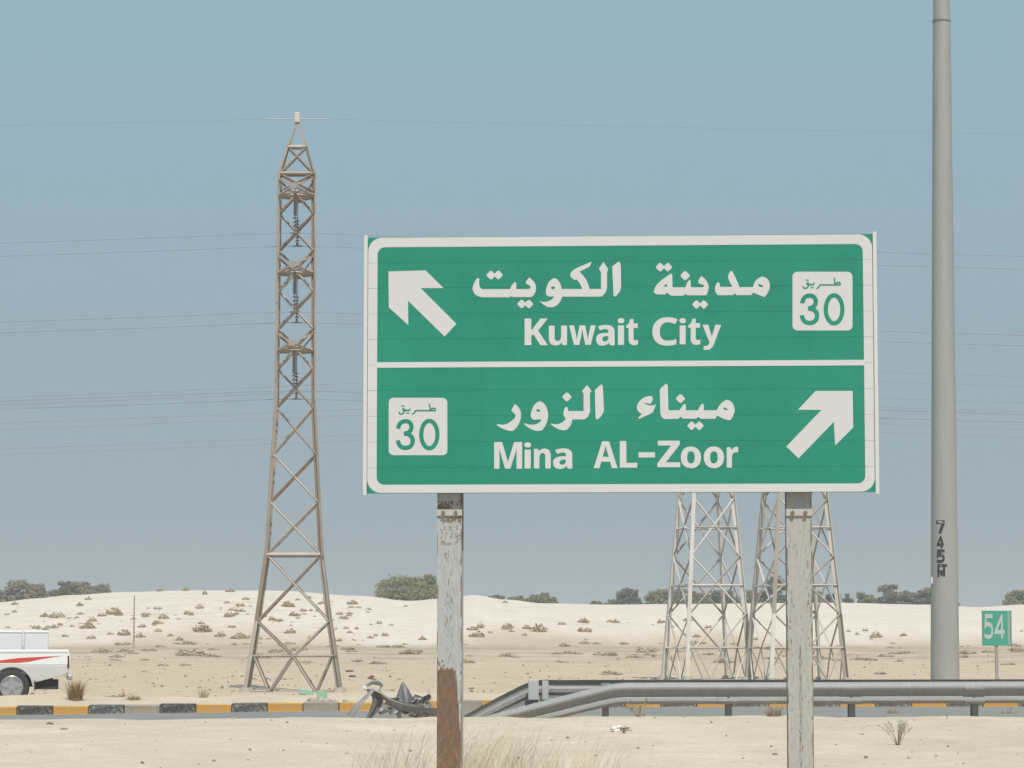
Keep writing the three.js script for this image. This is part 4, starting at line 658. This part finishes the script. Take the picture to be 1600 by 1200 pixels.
{
  const straw = leafMat(0.58, 0.48, 0.29), list = [], tufts = [];
  const post = at(702, 1190, 22.5).x;
  for (let i = 0; i < 130; i++) { const u = (rnd() + rnd()) - 1; tufts.push([post + 0.34 + u * 1.35 + (i % 5 === 0 ? R(-0.4, 1.1) : 0), 21.4 + R(0, 5.4)]); }
  for (const [x, D] of tufts) { const n = 6 + R(0, 9), hh = R(0.34, 0.6) + 0.16 * Math.exp(-((x - post - 0.1) ** 2) * 3); for (let i = 0; i < n; i++) { const ox = R(-0.07, 0.07), oz = R(-0.07, 0.07); list.push({ p: onGround(x + ox, D + oz, -0.02), h: hh * R(0.55, 1.25), lean: R(0.1, 0.75), a: R(-0.6, 1.0) + (rnd() < 0.25 ? 3 : 0), w: R(0.0012, 0.0026) }); } }
  tag(part('dry_grass', bladeGeo(list), straw, scene), 'tall dry straw-coloured grass around the foot of the rusty sign post', 'grass', null, 'stuff');
  // single tufts
  const tuft = (name, label, px, py, w, h, mat, n, group, from = 24) => { const p = hit(px, py, from), t = part(name, bladeGeo(Array.from({ length: n }, () => { const a = R(0, 6.28), r = 0.24 * w * Math.sqrt(rnd()); return { p: V(Math.cos(a) * r, -0.02, Math.sin(a) * r), h: h * (1.15 - 1.6 * r / w) * R(0.5, 1.1), lean: R(0.02, 0.75) * w / h * (0.3 + 2.6 * r / w), a: a + R(-0.6, 0.6), w: 0.005 + 0.004 * rnd() }; })), mat, scene); t.position.copy(p); return tag(t, label, 'grass', group); };
  tuft('grass_tuft', 'brown upright grass tuft on the median behind the pickup tailgate', 118, 1094, 0.55, 0.5, leafMat(0.30, 0.2, 0.1), 320, null, 56.6);
  tuft('grass_tuft', 'short sprawling dry grass tuft on the median by the kerb', 209, 1093, 0.5, 0.14, leafMat(0.34, 0.25, 0.14), 120, null, 56.6);
  tuft('grass_tuft', 'wispy pale grass tuft on the median before the brown pylon', 318, 1090, 0.35, 0.28, leafMat(0.44, 0.36, 0.25), 60, null, 56.6);
  for (const [px, w, h, n] of [[1210, 0.45, 0.24, 120], [1395, 0.5, 0.2, 120], [1575, 0.6, 0.2, 130], [1000, 0.3, 0.2, 40], [765, 0.2, 0.25, 20]]) tuft('roadside_tuft', 'dry grass tuft growing under the guard rail', px, 1119, w, h, leafMat(0.36, 0.28, 0.18), n, 'grass under the guard rail', 42);
  // sparse weeds: forked stems with narrow leaves
  const weed = (name, label, px, py, w, h, mat, stems, from, group) => {
    const p = hit(px, py, from), o = thing(name, label, 'plant', p, group), tw = [], ends = [];
    for (let i = 0; i < stems; i++) { const a = R(0, 6.28), q = V(Math.cos(a) * w * R(0.2, 0.55), h * R(0.55, 1), Math.sin(a) * w * R(0.2, 0.5)), m = q.clone().multiplyScalar(0.45).add(V(0, h * 0.08, 0)); tw.push(twig(V(0, -0.03, 0), m, 0.005, 0.004), twig(m, q, 0.004, 0.002)); ends.push([m, q]); }
    part('stems', merge(tw), std(0.36, 0.31, 0.23, 0.9), o);
    part('leaves', leafCloud(stems * 26, (i) => { const [m, q] = ends[i % stems]; return m.clone().lerp(q, rnd()).add(V(R(-0.02, 0.02), R(-0.02, 0.02), R(-0.02, 0.02))); }, 0.016, 0.7), mat, o);
  };
  weed('desert_weed', 'sparse grey-green weed alone on the near sand', 1403, 1164, 0.5, 0.32, leafMat(0.5, 0.47, 0.36), 16, 26);
  weed('roadside_weed', 'thin leafless-looking weed under the turned-down end of the guard rail', 1000, 1120, 0.5, 0.26, leafMat(0.2, 0.2, 0.13), 7, 42);
  weed('near_weed', 'tiny dead sprig lying on the near sand by the guard rail', 975, 1146, 0.16, 0.1, leafMat(0.25, 0.18, 0.12), 5, 26);
}
// ---------------------------------------------------------------- small things lying about
{
  const lump = (name, label, px, py, w, h, d, mat, from = 24, cat = 'debris', group) => {
    const g = new THREE.IcosahedronGeometry(1, 2), P = g.attributes.position; for (let i = 0; i < P.count; i++) { const v = V(P.getX(i), P.getY(i), P.getZ(i)), k = 1 + 0.28 * noiseB(v.x * 1.7 + px, v.y * 1.7 + v.z * 1.1); v.multiplyScalar(k); P.setXYZ(i, v.x * w / 2, v.y * h / 2, v.z * d / 2); } g.computeVertexNormals();
    const p = hit(px, py, from), m = part(name, g, mat, scene); m.position.copy(p); m.position.y += h * 0.2; return tag(m, label, cat, group);
  };
  const dark = std(0.12, 0.10, 0.085, 0.9), stone = std(0.26, 0.22, 0.17, 0.95);
  lump('stone', 'small brown stone on the near sand by the road, the rounder of two', 78, 1132, 0.10, 0.05, 0.1, stone, 30, 'stone');
  lump('stone', 'small flat brown stone lying on the near sand by the road', 100, 1140, 0.11, 0.035, 0.1, stone, 30, 'stone');
  lump('stone', 'little dark stone on the sand between the two sign posts', 887, 1154, 0.05, 0.04, 0.05, stone, 26, 'stone');
  lump('stone', 'little dark stone on the sand just left of the grey weed', 1211, 1180, 0.06, 0.035, 0.05, stone, 26, 'stone');
  lump('litter', 'whitish crumpled litter on the sand beyond the sign', 966, 1143, 0.2, 0.11, 0.15, std(0.6, 0.58, 0.56, 0.8), 26, 'litter');
  lump('scrap_heap', 'dark scrap heap on the plain beside the brown pylon', 546, 1050, 0.6, 0.22, 0.5, dark, 90);
  lump('scrap_heap', 'small dark lump below the scrap heap beside the brown pylon', 551, 1058, 0.5, 0.2, 0.4, dark, 90);
  lump('rock', 'dark rock on the plain between the pale pylons and the light mast', 1374, 1054, 0.7, 0.28, 0.6, stone, 90, 'rock');
  for (const [px, py, w, h] of [[478, 1082, 0.28, 0.11], [503, 1086, 0.2, 0.13]]) {
    const p = hit(px, py + 4, 56.6), o = part('green_scrap', rbox(w, h, 0.05, 0.015), std(0.19, 0.36, 0.26, 0.7), scene); o.position.copy(p); o.position.y += h * 0.45; o.rotation.set(-0.2, R(-0.3, 0.3), R(-0.15, 0.15));
    tag(o, 'small piece of pale green scrap lying on the median', 'litter', 'green scrap on the median');
  }
  // rubble of broken kerb near the wreck
  for (let i = 0; i < 12; i++) { const px = R(484, 545), s = R(0.08, 0.2), o = lump('kerb_rubble', 'broken chunk of kerb concrete beside the crumpled rail', px, R(1094, 1104), s, s * 0.7, s, std(0.34, 0.3, 0.24, 0.95), 55.8, 'rubble', 'broken kerb pieces'); }
  const pb = hit(209, 1012, 200), ph = at(209, 930, -pb.z).y - pb.y, pole = thing('wooden_pole', 'thin bare wooden pole standing at the foot of the dune', 'pole', pb);
  part('shaft', new THREE.CylinderGeometry(0.06, 0.085, ph + 0.5, 8).translate(0, ph / 2 - 0.25, 0), std(0.34, 0.25, 0.17, 0.9), pole);
}
renderer.render(scene, camera);
